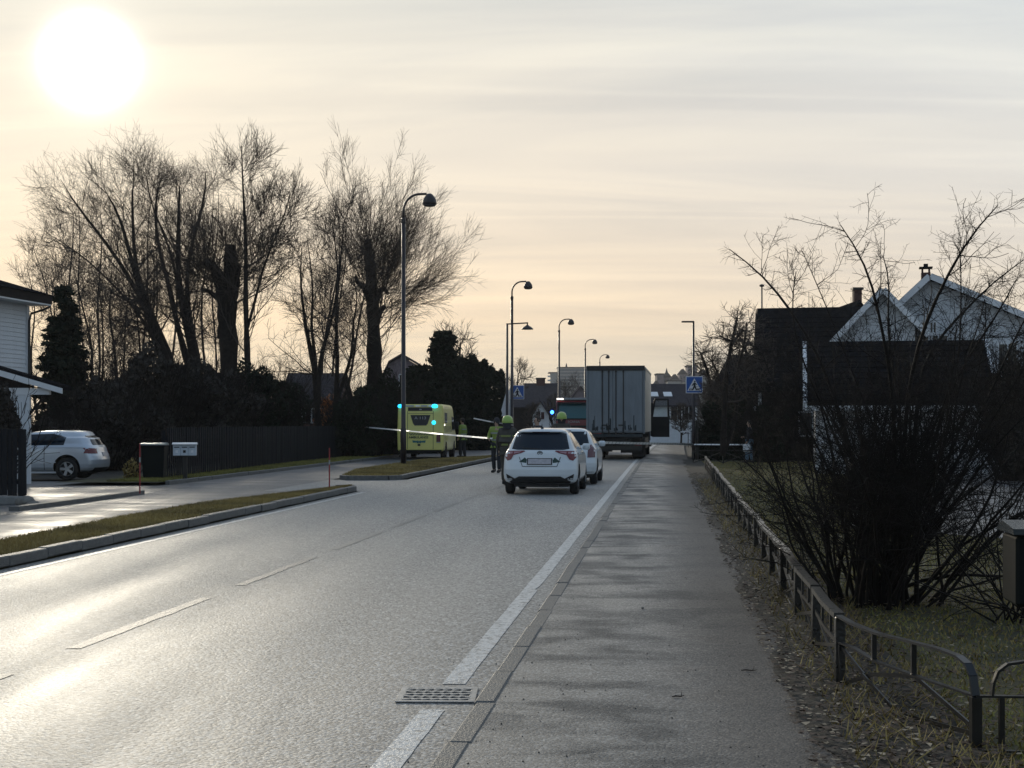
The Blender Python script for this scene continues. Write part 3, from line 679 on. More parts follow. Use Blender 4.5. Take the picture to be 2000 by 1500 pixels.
# right side small fruit trees near the crossing
GR = 'small gnarled trees beside the right pavement'
for i, (st, D, lab, c) in enumerate([
   ([(1412, 890), (1415, 800), (1418, 720), (1432, 660), (1440, 620)], 56, 'small gnarled bare tree left of the dark gabled roof', 14),
   ([(1385, 890), (1388, 820), (1392, 760), (1378, 710), (1368, 690)], 66, 'small twiggy tree just behind the crossing sign on the right', 12),
   ([(1465, 890), (1462, 800), (1466, 720), (1456, 670), (1440, 650)], 62, 'bare tree against the dark gable wall behind the standing pedestrian', 12)]):
    bare_tree('fruit_tree', lab, D, [stem(st, D, .13, .04, 10), stem([st[0]]+[(a+(18 if j % 2 else 26), b+10) for j, (a, b) in enumerate(st[1:])], D, .09, .03, 10, .8)],
      [dict(c=c, t0=.35, ang=(1.0, .3), L=Lr(1.5, .9), rf=.5, k=5, trop=.02, wob=.25, rmin=.022),
       dict(c=7, t0=.12, ang=(.9, .3), L=Lr(.9, .5), rf=.5, k=4, trop=.05, wob=.25, rmin=.014),
       dict(c=6, t0=.10, ang=(.8, .3), L=Lr(.45, .25), rf=.55, k=3, trop=.05, wob=.25, rmin=.010)], 40+i, GR)
# distant trees
for i, (u, v0, D, h, lab) in enumerate([
   (1012, 712, 150, 1, 'small rounded tree behind the left crossing sign'),
   (1040, 790, 118, 1, 'leafless tree in front of the brown chimney house'),
   (1105, 742, 190, 1, 'dark bare tree in front of the hazy apartment block'),
   (1130, 738, 200, 1, 'dark bare tree touching the truck box, before the hazy apartment block'),
   (1078, 775, 140, 1, 'low bare tree behind the fire engine'),
   (1330, 790, 104, 1, 'small leafless tree beside the white house with roof windows'),
   (1385, 745, 95, 1, 'bare tree behind the right crossing sign post'),
   (900, 640, 96, 1, 'feathery bare tree behind the clipped hedge')]):
    top = W(u, v0, D); z1 = top.z; sz = z1/6.0
    P = [resample([(top.x, D, 0), (top.x+.1*sz, D, z1*.35), (top.x-.15*sz, D, z1*.6), (top.x, D, z1*.88)], [.16*sz, .12*sz, .08*sz, .03*sz], 8)]
    bare_tree('distant_tree', lab, D, P,
      [dict(c=20, t0=.25, ang=(.8, .2), L=Lr(2.4*sz, .9*sz), rf=.45, k=4, trop=.1, wob=.13, rmin=.035),
       dict(c=8, t0=.12, ang=(.7, .2), L=Lr(1.2*sz, .6*sz), rf=.5, k=3, trop=.1, wob=.15, rmin=.022),
       dict(c=5, t0=.10, ang=(.7, .2), L=Lr(.6*sz, .35*sz), rf=.55, k=2, trop=.08, wob=.16, rmin=.016)], 60+i, 'far trees down the street')
rng = np.random.default_rng(99)

# ================================================================ LEAFY MASSES
def leafcloud(P, size, nrmd=None):
    n = len(P); a = nrm_(rng.normal(0, 1, (n, 3))); b = nrm_(np.cross(a, nrm_(rng.normal(0, 1, (n, 3))))); s = size*rng.uniform(.5, 1.3, (n, 1))
    V = np.stack([P-a*s, P+b*s*.45, P+a*s, P-b*s*.45], 1); return V.reshape(-1, 3), np.arange(4*n).reshape(n, 4)
def blobpts(n, c, rx, ry, rz, shell=.35, lump=.22, seed=0):
    d = nrm_(rng.normal(0, 1, (n, 3))); ph = rng.uniform(0, 6, 6)
    f = 1+lump*(np.sin(d[:, 0]*5+ph[0])*np.cos(d[:, 1]*4+ph[1])+.6*np.sin(d[:, 2]*7+ph[2]+d[:, 0]*3)+.4*np.sin(d[:, 0]*13+ph[3])*np.sin(d[:, 2]*11+ph[4]))
    r = (1-shell*rng.uniform(0, 1, n)**1.5)*f
    return np.array(c)+d*r[:, None]*np.array([rx, ry, rz])
def shrub(name, label, u, vtop, D, wpx, depth, m, n=9000, size=.10, cat='shrub', group=None, twigs=260, core='scrub', vbot=None):
    top = W(u, vtop, D); hw = wpx/2/FPX*D; h = top.z; o = empty(name, (top.x, D, 0), 0, label, cat, group)
    P = blobpts(n, (0, 0, h*.48), hw, depth/2, h*.52); P[:, 2] = np.abs(P[:, 2])
    link('foliage', npmesh('foliage', *leafcloud(P, size)), M[m], o)
    p0 = np.c_[rng.normal(0, hw*.25, twigs), rng.normal(0, depth*.12, twigs), np.zeros(twigs)]
    d = np.c_[p0[:, 0]*.9/hw, p0[:, 1]*.9/depth, np.full(twigs, 1.0)]
    Pl = polylines(p0, d, h*rng.uniform(.7, 1.12, twigs), 5, .13, .0); r = np.full(twigs, .02)
    q, dd, L, rr = children(Pl, taper(r, 5, .3), 10, .25, (.6, .2), Lr(h*.25, h*.12), .6)
    P2 = polylines(q, dd, L, 3, .12, .06)
    link('stem', npmesh('stem', *merge([tubes(Pl, taper(r, 5, .3), 3), tubes(P2, np.maximum(taper(rr, 3, .4), .006), 3)])), M['bark'], o)
    return o
GS = 'dark shrubs behind the long plank fence'
shrub('scrub_bush', 'dark twiggy bush behind the silver car', 195, 745, 50, 130, 3, 'scrub', 12000, .11, group=GS)
shrub('scrub_bush', 'dark twiggy bush behind the wheelie bin', 285, 700, 58, 170, 4, 'scrub', 16000, .12, group=GS)
shrub('scrub_bush', 'broad dark bush under the thick pollard trunk', 400, 712, 60, 200, 4, 'scrub', 18000, .12, group=GS)
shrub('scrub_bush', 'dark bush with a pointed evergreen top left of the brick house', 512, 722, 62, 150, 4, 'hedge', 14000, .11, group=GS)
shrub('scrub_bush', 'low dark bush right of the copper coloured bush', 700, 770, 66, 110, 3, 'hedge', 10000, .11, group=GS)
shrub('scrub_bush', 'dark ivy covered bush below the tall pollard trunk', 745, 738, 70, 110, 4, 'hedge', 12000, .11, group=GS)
shrub('scrub_bush', 'dark bush by the porch behind the front plank fence', 2, 752, 35, 60, 1.5, 'scrub', 7000, .07, group=GS, twigs=30)
shrub('scrub_bush', 'low reddish brown twigs over the silver car roof', 120, 815, 47, 90, 2, 'scrub', 6000, .07, group=GS)
shrub('copper_bush', 'small bush still holding orange copper leaves above the fence', 647, 778, 71, 62, 1.8, 'orange', 1700, .10, twigs=50)
shrub('yellow_shrub', 'small pale yellow shrub beside the wheelie bin', 258, 900, 40, 30, .7, 'blade2', 700, .05, twigs=40)
# hedge and thuja
def coneplant(name, label, u, vtop, D, wpx, n, m, cat, size=.16, group=None, pw=.8, droop=-.25, nb=240, rag=.35):
    top = W(u, vtop, D); h = top.z; hw = wpx/2/FPX*D; o = empty(name, (top.x, D, 0), 0, label, cat, group)
    t = np.sort(rng.uniform(.01, 1, nb)**.8); zb = h*(1-t); ph = rng.uniform(0, 6.28, nb); Lb = hw*t**pw*rng.uniform(1-rag, 1.12, nb)+.12
    k = rng.integers(0, nb, n); s = rng.uniform(0, 1, n)**.6; r = Lb[k]*s; wd = .20*Lb[k]*(1-s)+.07
    P = np.c_[np.cos(ph[k])*r, np.sin(ph[k])*r, zb[k]+droop*r*.9+.10*r*s]+rng.normal(0, 1, (n, 3))*wd[:, None]*np.array([1, 1, .45]); P[:, 2] = np.maximum(P[:, 2], .05)
    link('foliage', npmesh('foliage', *leafcloud(P, size)), M[m], o)
    bm = bmesh.new(); tube(bm, [(0, 0, 0), (.05, 0, h*.5), (0, 0, h*.99)], [.16, .09, .02], 8); build('trunk', bm, M['bark'], o, True); return o
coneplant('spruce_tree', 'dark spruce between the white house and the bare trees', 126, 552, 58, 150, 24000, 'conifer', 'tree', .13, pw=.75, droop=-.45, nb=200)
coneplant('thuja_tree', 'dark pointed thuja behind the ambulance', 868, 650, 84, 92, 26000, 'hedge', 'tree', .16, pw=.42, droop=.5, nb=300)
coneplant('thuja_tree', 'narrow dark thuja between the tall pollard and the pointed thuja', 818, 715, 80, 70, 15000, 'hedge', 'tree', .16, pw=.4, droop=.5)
for u, vt, D, wpx, lab in ((918, 700, 88, 80, 'high clipped hedge section right beside the pointed thuja'), (955, 722, 96, 70, 'lower clipped hedge section ending by the left crossing sign'), (776, 778, 76, 90, 'dark hedge directly behind the ambulance')):
    top = W(u, vt, D); hw = wpx/2/FPX*D; h = top.z; o = empty('clipped_hedge', (top.x, D, 0), 0, lab, 'hedge', 'tall hedges on the left')
    n = 16000; f = rng.uniform(-1, 1, (n, 3)); ax = rng.integers(0, 3, n); ax = np.where((ax == 2) & (rng.uniform(0, 1, n) < .5), 1, ax)
    sgn = np.sign(rng.uniform(-1, 1, n)); depth = .28*rng.uniform(0, 1, n)**1.5
    f[np.arange(n), ax] = sgn*(1-depth); z = (f[:, 2]+1)/2*h*(1-.10*f[:, 0]**2)+.18*np.sin(f[:, 0]*9)*(f[:, 2] > .5)+rng.normal(0, .08, n)
    P = np.c_[f[:, 0]*hw*(1-.15*((f[:, 2]+1)/2)), f[:, 1]*1.4, np.abs(z)]
    link('foliage', npmesh('foliage', *leafcloud(P, .16)), M['hedge'], o)
    bm = bmesh.new()
    for k in range(5): tube(bm, [(hw*(-.8+.4*k), 0, 0), (hw*(-.8+.4*k)+.1, .1, h*.8)], [.07, .02], 6)
    build('stem', bm, M['bark'], o)
# hedge on the right behind the pedestrian
o = empty('low_hedge', (W(1425, 868, 63).x, 63, 0), 0, 'low black looking hedge behind the tape on the right', 'hedge')
n = 15000; P = np.c_[rng.uniform(-1.45, 1.75, n), rng.uniform(-.4, .4, n), rng.uniform(.05, .98, n)+rng.normal(0, .05, n)]; P[:, 2] = np.abs(P[:, 2])
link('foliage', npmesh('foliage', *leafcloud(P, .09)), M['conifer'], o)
shrub('garden_bush', 'dark bush in the garden behind the right crossing sign', 1425, 780, 66, 110, 3, 'hedge', 12000, .11, group='dark bushes by the right pavement')
shrub('garden_bush', 'dark bush between the pedestrian and the dark gable', 1500, 800, 59, 70, 2, 'conifer', 9000, .10, group='dark bushes by the right pavement')
shrub('garden_bush', 'twiggy grey bush on the far right beyond the parking area', 1985, 690, 40, 110, 3, 'scrub', 6000, .08, group='dark bushes by the right pavement')

# ================================================================ FOREGROUND THORN SHRUB
rng = np.random.default_rng(5)
D = 12.6; bc = W(1722, 1180, D)
def sh(px, dd, r0=.022, r1=.004): return stem([(1725+random.uniform(-60, 55), 1180)]+px, D, r0, r1, 16, dd)
big = [sh([(1690, 1050), (1655, 850), (1605, 700), (1533, 587), (1480, 525), (1425, 487)], 1.2, .026),
  sh([(1750, 1000), (1745, 760), (1722, 640), (1700, 530), (1668, 475), (1642, 440)], -.6, .022),
  sh([(1770, 1000), (1790, 820), (1800, 690), (1870, 625), (1925, 560), (2010, 500)], .9, .028),
  sh([(1760, 1000), (1770, 780), (1800, 640), (1840, 560), (1880, 480), (1908, 440), (1948, 402)], -1.0, .024),
  sh([(1790, 1020), (1850, 860), (1874, 700), (1878, 600), (1876, 490)], .4, .018),
  sh([(1740, 1000), (1715, 850), (1670, 740), (1615, 600), (1567, 490)], -.3, .013, .003),
  sh([(1700, 1020), (1650, 900), (1600, 780), (1560, 690), (1540, 590), (1555, 530)], .2, .015),
  sh([(1800, 1040), (1870, 900), (1930, 780), (1990, 640), (2040, 560)], .3, .022),
  sh([(1800, 1080), (1880, 960), (1960, 850), (2060, 760)], -.8, .02),
  sh([(1760, 1000), (1760, 800), (1730, 640), (1742, 540), (1725, 500)], 1.0, .018),
  sh([(1790, 1000), (1840, 800), (1900, 680), (1960, 600), (1985, 545)], -.2, .02),
  sh([(1690, 1060), (1620, 920), (1560, 800), (1500, 740), (1490, 690)], .8, .016)]
big += [sh([(1800, 1040), (1860, 880), (1900, 760), (1930, 660), (1925, 600)], .5, .018), sh([(1810, 1060), (1880, 920), (1950, 800), (2000, 720), (2050, 640)], -.2, .016), sh([(1790, 1060), (1840, 940), (1900, 860), (1990, 800)], .7, .014)]
ns = 70
P0 = np.c_[bc.x+rng.normal(0, .2, ns), D+rng.normal(0, .2, ns), np.zeros(ns)]
az = rng.uniform(0, 2*np.pi, ns); fl = rng.uniform(.05, .95, ns)**.8; dirs = np.c_[np.cos(az)*fl, np.sin(az)*fl*.6, np.ones(ns)]
dirs[:, 0] *= np.where(dirs[:, 0] < 0, .5, 1.2); P0[:, 0] += np.cos(az)*.26*fl; P0[:, 1] += np.sin(az)*.2*fl
Lm = rng.uniform(1.4, 3.0, ns)*np.where(dirs[:, 0] < -.2, .7, 1); PS = polylines(P0, dirs, Lm, 16, .10, -.005); RS = taper(rng.uniform(.012, .024, ns), 16, .22)
P = np.concatenate([PS, np.stack([b_[0] for b_ in big])]); Rr = np.concatenate([RS, np.stack([b_[1] for b_ in big])])
o = empty('thorn_shrub', (bc.x, D, 0), 0, 'large leafless thorny shrub on the lawn behind the low fence', 'shrub'); off = np.array([bc.x, D, 0])
link('stem', npmesh('stem', *tubes(P-off, Rr, 6), smooth=True), M['shrubbark'], o)
cr = []
p, d, L, r = children(P, Rr, 13, .18, (.8, .28), Lr(1.05, .40), .42); Pn = polylines(p, d, L, 6, .12, .05); Rn = np.maximum(taper(np.clip(r, .0035, .009), 6, .35), .0022)
cr.append(tubes(Pn-off, Rn, 4))
p, d, L, r = children(Pn, Rn, 6, .1, (.95, .25), Lr(.34, .14), .6); P2 = polylines(p, d, L, 3, .14, .02); R2 = np.maximum(taper(np.clip(r, .002, .004), 3, .5), .0015)
cr.append(tubes(P2-off, R2, 3))
p, d, L, r = children(P2, R2, 5, .1, (1.0, .2), Lr(.10, .05), .7); P3 = polylines(p, d, L, 2, .1, .0); R3 = np.maximum(taper(np.clip(r, .0014, .002), 2, .4), .001)
cr.append(tubes(P3-off, R3, 3))
# thorny side shoots at the ends of the long stems
pb = np.stack([b_[0] for b_ in big]); rb = np.stack([b_[1] for b_ in big])
p, d, L, r = children(pb, rb, 30, .55, (1.0, .2), Lr(.30, .12), .5); P4 = polylines(p, d, L, 3, .10, .03); R4 = np.maximum(taper(np.clip(r, .002, .004), 3, .4), .0014)
cr.append(tubes(P4-off, R4, 3))
p, d, L, r = children(P4, R4, 5, .1, (1.0, .2), Lr(.10, .06), .6); P5 = polylines(p, d, L, 2, .1, 0); cr.append(tubes(P5-off, np.maximum(taper(r, 2, .5), .0011), 3))
link('crown', npmesh('crown', *merge(cr)), M['shrubbark'], o)
# second, lower scrubby shrub on the right edge
o = empty('thorn_shrub', (3.95, 11.5, 0), 0, 'low arching thorny twigs beside the wall box at the right edge', 'shrub'); ns = 22
P0 = np.c_[rng.normal(.15, .12, ns), rng.normal(0, .12, ns), np.zeros(ns)]; dirs = np.c_[rng.normal(-.35, .5, ns), rng.normal(-.1, .4, ns), np.full(ns, .8)]
PS = polylines(P0, dirs, rng.uniform(.9, 2.0, ns), 10, .09, -.02); RS = taper(np.full(ns, .009), 10, .3)
p, d, L, r = children(PS, RS, 10, .15, (.8, .25), Lr(.45, .2), .6); P2 = polylines(p, d, L, 4, .14, .0)
link('stem', npmesh('stem', *merge([tubes(PS, RS, 5), tubes(P2, np.maximum(taper(r, 4, .4), .002), 3)])), M['shrubbark'], o)
# ================================================================ BUILDINGS
def rotz(a): return Matrix.Rotation(a, 4, 'Z')
def gable_roof(bm, x0, x1, y0, y1, ze, zr, axis='x', th=.12, ov=.35):
    """two roof slabs; ridge along axis"""
    if axis == 'x':
        ym = (y0+y1)/2
        sl = (zr-ze)/(ym-y0)
        for s in (-1, 1):
            ye = ym+s*((y1-y0)/2+ov); zee = ze-sl*ov
            prism(bm, [(ye, zee), (ym, zr), (ym, zr+th), (ye, zee+th)], 'x', x0-ov, x1+ov)
    else:
        xm = (x0+x1)/2; sl = (zr-ze)/(xm-x0)
        for s in (-1, 1):
            xe = xm+s*((x1-x0)/2+ov); zee = ze-sl*ov
            prism(bm, [(xe, zee), (xm, zr), (xm, zr+th), (xe, zee+th)], 'y', y0-ov, y1+ov)
def window(par, x, z, wd, h, y, frame='white', name='window'):
    """window on a wall facing -y at local y"""
    f = empty(name, (x, y, z), parent=par)
    bm = bmesh.new(); t = .07
    for a in ((-wd/2, wd/2, h/2-t, h/2), (-wd/2, wd/2, -h/2, -h/2+t), (-wd/2, -wd/2+t, -h/2+t, h/2-t), (wd/2-t, wd/2, -h/2+t, h/2-t), (-.025, .025, -h/2+t, h/2-t)):
        box(bm, a[0], a[1], -.06, .03, a[2], a[3])
    build('frame', bm, M[frame], f); bx('pane', -wd/2+t, wd/2-t, -.02, .02, -h/2+t, h/2-t, M['glass'], f)
    return f
def tile_rows(par, x0, x1, ya, za, yb, zb, m, pitch=.35, th=.03, name='tile_course'):
    """overlapping tile courses on a slope from eave (ya,za) to ridge (yb,zb)"""
    L = math.hypot(yb-ya, zb-za); n = int(L/pitch); dy, dz = (yb-ya)/L, (zb-za)/L; base = None
    for i in range(n):
        s = i*pitch
        if base is None:
            bm = bmesh.new(); ny, nz = -dz, dy
            prism(bm, [(0, 0), (dy*pitch*1.08, dz*pitch*1.08), (dy*pitch*1.08+ny*.01*0, dz*pitch*1.08+.012), (0+ny*th*.5, nz*th+.02)], 'x', x0, x1)
            base = build(name, bm, m, par); o = base
        else: o = bpy.data.objects.new(name, base.data); C.objects.link(o); o.parent = par
        o.location = (0, ya+dy*s, za+dz*s)

def board_wall(par, x0, x1, z0, z1, y, m, pitch=.16, name='weatherboard', th=.03, poly=None):
    """lapped horizontal boards on a wall facing -y"""
    z = z0; i = 0; base = None
    while z < z1-.02:
        a, b = (x0, x1) if poly is None else poly(z+pitch/2)
        if b-a > .05:
            if base is None or poly is not None:
                bm = bmesh.new(); prism(bm, [(-.0, 0), (-th, 0), (-th*.35, pitch+.01), (0, pitch+.01)], 'x', -.5, .5); 
                if base is None: base = build(name, bm, m, par); o = base
                else: bm.free(); o = bpy.data.objects.new(name, base.data); C.objects.link(o); o.parent = par
            else: o = bpy.data.objects.new(name, base.data); C.objects.link(o); o.parent = par
            o.location = ((a+b)/2, y, z); o.scale = (b-a, 1, 1)
        z += pitch

# --- left white two-storey house (local: wall facing +x is the street front, seen edge on)
h = empty('white_house', (-16.9, 50.0, 0), -math.atan(.17), 'white weatherboarded two-storey house with a dark roof edge at the far left', 'house')
bx('wall', -8, -.02, -12, 0, 0, 5.75, M['siding'], h)
base = None; z = .4
while z < 5.6:
    if base is None:
        bm = bmesh.new(); prism(bm, [(0, 0), (.035, 0), (.014, .155), (0, .155)], 'y', -12, .0)
        base = build('weatherboard', bm, M['siding'], h); o = base
    else: o = bpy.data.objects.new('weatherboard', base.data); C.objects.link(o); o.parent = h
    o.location = (-.02, 0, z); z += .15
bx('corner_board', -.06, .06, -.12, .04, .3, 5.7, M['white'], h)
bm = bmesh.new(); prism(bm, [(-8.6, 5.75), (.62, 5.75), (.62, 5.80), (-8.6, 5.80)], 'y', -12.6, .5); build('soffit', bm, M['white'], h)
bm = bmesh.new(); box(bm, .56, .64, -12.6, .56, 5.81, 6.10); box(bm, -8.6, .55, .48, .56, 5.81, 6.10); build('fascia', bm, M['brown'], h)
bm = bmesh.new()
vs = [bm.verts.new(p) for p in ((-8.7, -12.7, 6.11), (.7, -12.7, 6.11), (.7, .62, 6.11), (-8.7, .62, 6.11), (-4, -8, 7.7), (-4, -4, 7.7))]
for f in ((0, 1, 4), (1, 2, 5, 4), (2, 3, 5), (3, 0, 4, 5), (3, 2, 1, 0)): bm.faces.new([vs[i] for i in f])
build('roof', bm, M['slate'], h)
bm = bmesh.new(); tube(bm, [(.60, .45, 5.72), (.45, .3, 5.60), (.14, .0, 5.45), (.10, -.05, 5.2), (.10, -.05, .3)], .04, 8); build('downpipe', bm, M['steel'], h)
bm = bmesh.new(); box(bm, .0, .04, -2.9, -2.0, 5.10, 5.32); build('vent', bm, M['black'], h)

# --- porch / carport left
p = empty('porch', (-13.9, 38.0, 0), 0, 'open gabled porch roof with white barge board in front of the white house', 'porch')
bm = bmesh.new(); prism(bm, [(-2.3, 3.72), (1.95, 2.50), (1.95, 2.62), (-2.3, 3.86)], 'y', 0, .9); build('roof', bm, M['slate'], p)
bm = bmesh.new(); prism(bm, [(-2.3, 3.64), (1.99, 2.40), (1.99, 2.54), (-2.3, 3.80)], 'y', -.05, -.005); build('barge_board', bm, M['white'], p)
bx('beam', -2.3, 1.6, .1, .25, 2.38, 2.55, M['white'], p)
for x in (.95, 1.02-2.6): bx('post', x, x+.13, .1, .23, 0, 2.38, M['siding'], p)
bm = bmesh.new(); bar(bm, (1.05, .16, 1.85), (1.5, .16, 2.38), .06, .06); build('brace', bm, M['brown'], p)
pr('gable_infill', [(-2.2, 2.56), (1.3, 2.56), (-2.2, 3.62)], 'y', .12, .2, M['brown'], p)
bx('wall', .42, .94, .12, .20, 0, 2.37, M['siding'], p)

# --- distant houses
def simple_house(name, label, u0, u1, D, ve, vr, depth, wallm, roofm, axis='x', wins=(), chim=None, skylights=(), group=None, tiles=False):
    a = W(u0, ve, D); b = W(u1, ve, D); wd = b.x-a.x; ze = a.z; zr = W(u0, vr, D+depth/2 if axis == 'x' else D).z
    h = empty(name, ((a.x+b.x)/2, D, 0), 0, label, 'house', group)
    if axis == 'x':
        bx('wall', -wd/2, wd/2, 0, depth, 0, ze, M[wallm], h)
        pr('gable_wall', [(0.02, ze), (depth-.02, ze), (depth/2, zr-.02)], 'x', -wd/2+.01, wd/2-.01, M[wallm], h)
    else:
        pr('wall', [(-wd/2, 0), (wd/2, 0), (wd/2, ze), (0, zr), (-wd/2, ze)], 'y', 0, depth, M[wallm], h)
    bm = bmesh.new(); gable_roof(bm, -wd/2, wd/2, 0, depth, ze+.03, zr+.03, axis); build('roof', bm, M[roofm], h)
    for (u, v, ww, hh) in wins:
        q = W(u, v, D); window(h, q.x-(a.x+b.x)/2, q.z, ww, hh, -.03)
    if chim:
        q = W(chim[0], chim[1], D+depth/2); s = chim[2]
        x = q.x-(a.x+b.x)/2; c = empty('chimney', (x, depth/2, 0), parent=h)
        bx('shaft', -s/2, s/2, -s/2, s/2, zr-1, q.z-.12, M['brick'], c); bx('cap', -s/2-.08, s/2+.08, -s/2-.08, s/2+.08, q.z-.115, q.z, M['steel'], c)
    for (u, v) in skylights:
        t = (v-ve)/(vr-ve); y = t*depth/2; q = W(u, v, D+y); zz = ze+(zr-ze)*t+.17
        o = bx('skylight', -.35, .35, -.5, .5, 0, .06, M['white'], h, loc=(q.x-(a.x+b.x)/2, y, zz), rot=(math.atan2(zr-ze, depth/2), 0, 0))
    return h
simple_house('brick_house', 'low red brick house with a grey roof behind the bare trees', 552, 652, 92, 790, 733, 9, 'brick', 'slateg', wins=((615, 812, 1.3, 1.0), (590, 812, 1.3, 1.0)))
simple_house('far_house', 'white house with two roof windows beyond the open truck door', 1225, 1362, 118, 792, 753, 9, 'siding', 'slateg', wins=((1323, 806, 1.2, 1.3), (1345, 806, 1.2, 1.3)), skylights=((1277, 775), (1304, 775)))
simple_house('far_house', 'brown house with a square chimney above the hip roof, left of the apartment block', 1030, 1090, 160, 790, 751, 8, 'brown', 'slateg', chim=(1056, 738, 1.0))
simple_house('far_house', 'small white gabled house left of the fire engine', 1040, 1072, 128, 812, 786, 6, 'white', 'slateg', axis='y', wins=((1056, 812, .8, .8),))
simple_house('far_house', 'low white house behind the fire engine cab', 1062, 1100, 146, 798, 778, 7, 'siding', 'slateg', wins=((1076, 806, .9, .8),))
simple_house('far_house', 'pale gable seen over the fire engine roof', 1118, 1150, 175, 776, 756, 7, 'pink', 'slateg', axis='y')
simple_house('far_house', 'low dark house behind the left crossing sign', 1003, 1034, 135, 795, 762, 8, 'brown', 'slateg')
# gambrel house behind the pollard
q = W(790, 828, 112); h = empty('gambrel_house', (q.x, 112, 0), 0, 'faded pinkish gambrel-roofed house behind the tall pollarded trunk', 'house')
gp = [(-2.1, 0), (1.9, 0), (1.9, 4.4), (1.0, 6.2), (-.2, 6.9), (-1.2, 6.3), (-2.1, 4.4)]
pr('wall', gp, 'y', 0, 8, M['pink'], h)
bm = bmesh.new(); rp = [(2.3, 3.9), (1.9, 4.4), (1.0, 6.25), (-.2, 6.95), (-1.2, 6.35), (-2.1, 4.4), (-2.5, 3.9)]
for a, b in zip(rp, rp[1:]):
    prism(bm, [a, b, (b[0]*1.02, b[1]+.16), (a[0]*1.02, a[1]+.16)], 'y', -.3, 8.3)
build('roof', bm, M['slateg'], h); window(h, 0, 5.0, .9, 1.0, -.03); window(h, -.9, 3.0, .9, 1.2, -.03); window(h, .9, 3.0, .9, 1.2, -.03)

# --- right: dark gabled roof house
h = empty('dark_house', (10.75, 62, 0), -math.atan(.21), 'dark timber house with a long dark tiled roof and white corner board', 'house')
bx('wall', 0, 9, 0, 8, 0, 3.2, M['brown'], h); pr('gable_wall', [(.02, 3.2), (7.98, 3.2), (4, 6.7)], 'x', .02, 8.98, M['brown'], h)
bm = bmesh.new(); gable_roof(bm, 0, 9, 0, 8, 3.25, 6.8, 'x', ov=.3); build('roof', bm, M['slate'], h)
tile_rows(h, -.31, 9.31, -.28, 3.14, 3.9, 6.82, M['slate'])
bx('corner_board', -.10, .04, -.06, .08, 0, 3.0, M['white'], h)
bm = bmesh.new(); bar(bm, (-.34, -.3, 2.92), (-.34, 4, 6.82), .04, .2); build('barge_board', bm, M['brown'], h)
window(h, 2.2, 1.6, 1.2, 1.1, -.03); window(h, 5.2, 1.6, 1.2, 1.1, -.03)
# chimney of the house behind
simple_house('rear_house', 'dark roofed house with a tall brick chimney behind the white gables', 1640, 1712, 74, 640, 592, 7, 'brown', 'slate', axis='y', chim=(1674, 562, .42))

# --- right: white gabled villa
D = 58.0
def V2(u, v, D=58.0): q = W(u, v, D); return (q.x, q.z)
cx = W(1815, 828, D).x; h = empty('white_villa', (cx, D, 0), -math.atan(.24), 'white timber villa with two pointed gables and a brick chimney on the ridge', 'house')
def loc(pts, D): return [(V2(u, v, D)[0]-cx, max(0, V2(u, v, D)[1])) for u, v in pts]
big_ = loc([(1690, 664), (1815, 548), (2030, 646), (2030, 920), (1690, 920)], D)
pr('wall', big_, 'y', 0, 9, M['siding'], h)
sm = loc([(1648, 668), (1745, 570), (1806, 634), (1806, 920), (1648, 920)], 56.5)
pr('bay_wall', sm, 'y', -1.5, -.001, M['siding'], h)
def slab(name, a, b, D0, y0, y1, th, m, lift=.0, ext=0.0):
    (x0, z0), (x1, z1) = loc([a, b], D0); d = math.hypot(x1-x0, z1-z0); nx, nz = -(z1-z0)/d, (x1-x0)/d
    if nz < 0: nx, nz = -nx, -nz
    pr(name, [(x0+nx*lift, z0+nz*lift), (x1+nx*lift, z1+nz*lift), (x1+nx*(lift+th), z1+nz*(lift+th)), (x0+nx*(lift+th), z0+nz*(lift+th))], 'y', y0, y1, M[m], h)
slab('roof', (1625, 722), (1815, 543), D, -.5, 9.4, .14, 'slate', .02)
slab('roof', (1815, 543), (2060, 655), D, -.5, 9.4, .14, 'slate', .02)
slab('roof', (1628, 690), (1745, 566), 56.5, -2.0, 4, .12, 'slate', .02); slab('roof', (1745, 566), (1830, 657), 56.5, -2.0, 4, .12, 'slate', .02)
slab('barge_board', (1625, 722), (1815, 543), D, -.56, -.505, .24, 'white', -.09); slab('barge_board', (1815, 543), (2060, 655), D, -.56, -.505, .24, 'white', -.09)
slab('barge_board', (1628, 690), (1745, 566), 56.5, -2.06, -2.005, .22, 'white', -.09); slab('barge_board', (1745, 566), (1830, 657), 56.5, -2.06, -2.005, .22, 'white', -.09)
def gp1(z):
    t = max(0, min(1, (z-big_[0][1])/(big_[1][1]-big_[0][1]))); t2 = max(0, min(1, (z-big_[2][1])/(big_[1][1]-big_[2][1])))
    return (big_[0][0]+(big_[1][0]-big_[0][0])*t, big_[2][0]+(big_[1][0]-big_[2][0])*t2)
def gp2(z):
    t = max(0, min(1, (z-sm[0][1])/(sm[1][1]-sm[0][1]))); t2 = max(0, min(1, (z-sm[2][1])/(sm[1][1]-sm[2][1])))
    return (sm[0][0]+(sm[1][0]-sm[0][0])*t, sm[2][0]+(sm[1][0]-sm[2][0])*t2)
board_wall(h, 0, 0, .3, big_[1][1]-.1, -.002, M['siding'], .19, poly=gp1)
board_wall(h, 0, 0, .3, sm[1][1]-.1, -1.502, M['siding'], .19, poly=gp2)
for u, v in ((1806, 640), (1822, 640)): q = loc([(u, v)], D)[0]; window(h, q[0], q[1], .34, .55, -.06)
for u, v in ((1802, 682), (1832, 682), (1905, 700), (1960, 700)): q = loc([(u, v)], D)[0]; window(h, q[0], q[1], .8, 1.2, -.06)
q = loc([(1815, 548)], D)[0]; c = empty('chimney', (q[0], 3.0, q[1]), parent=h)
bx('shaft', -.19, .19, -.19, .19, -.4, .62, M['brick'], c)
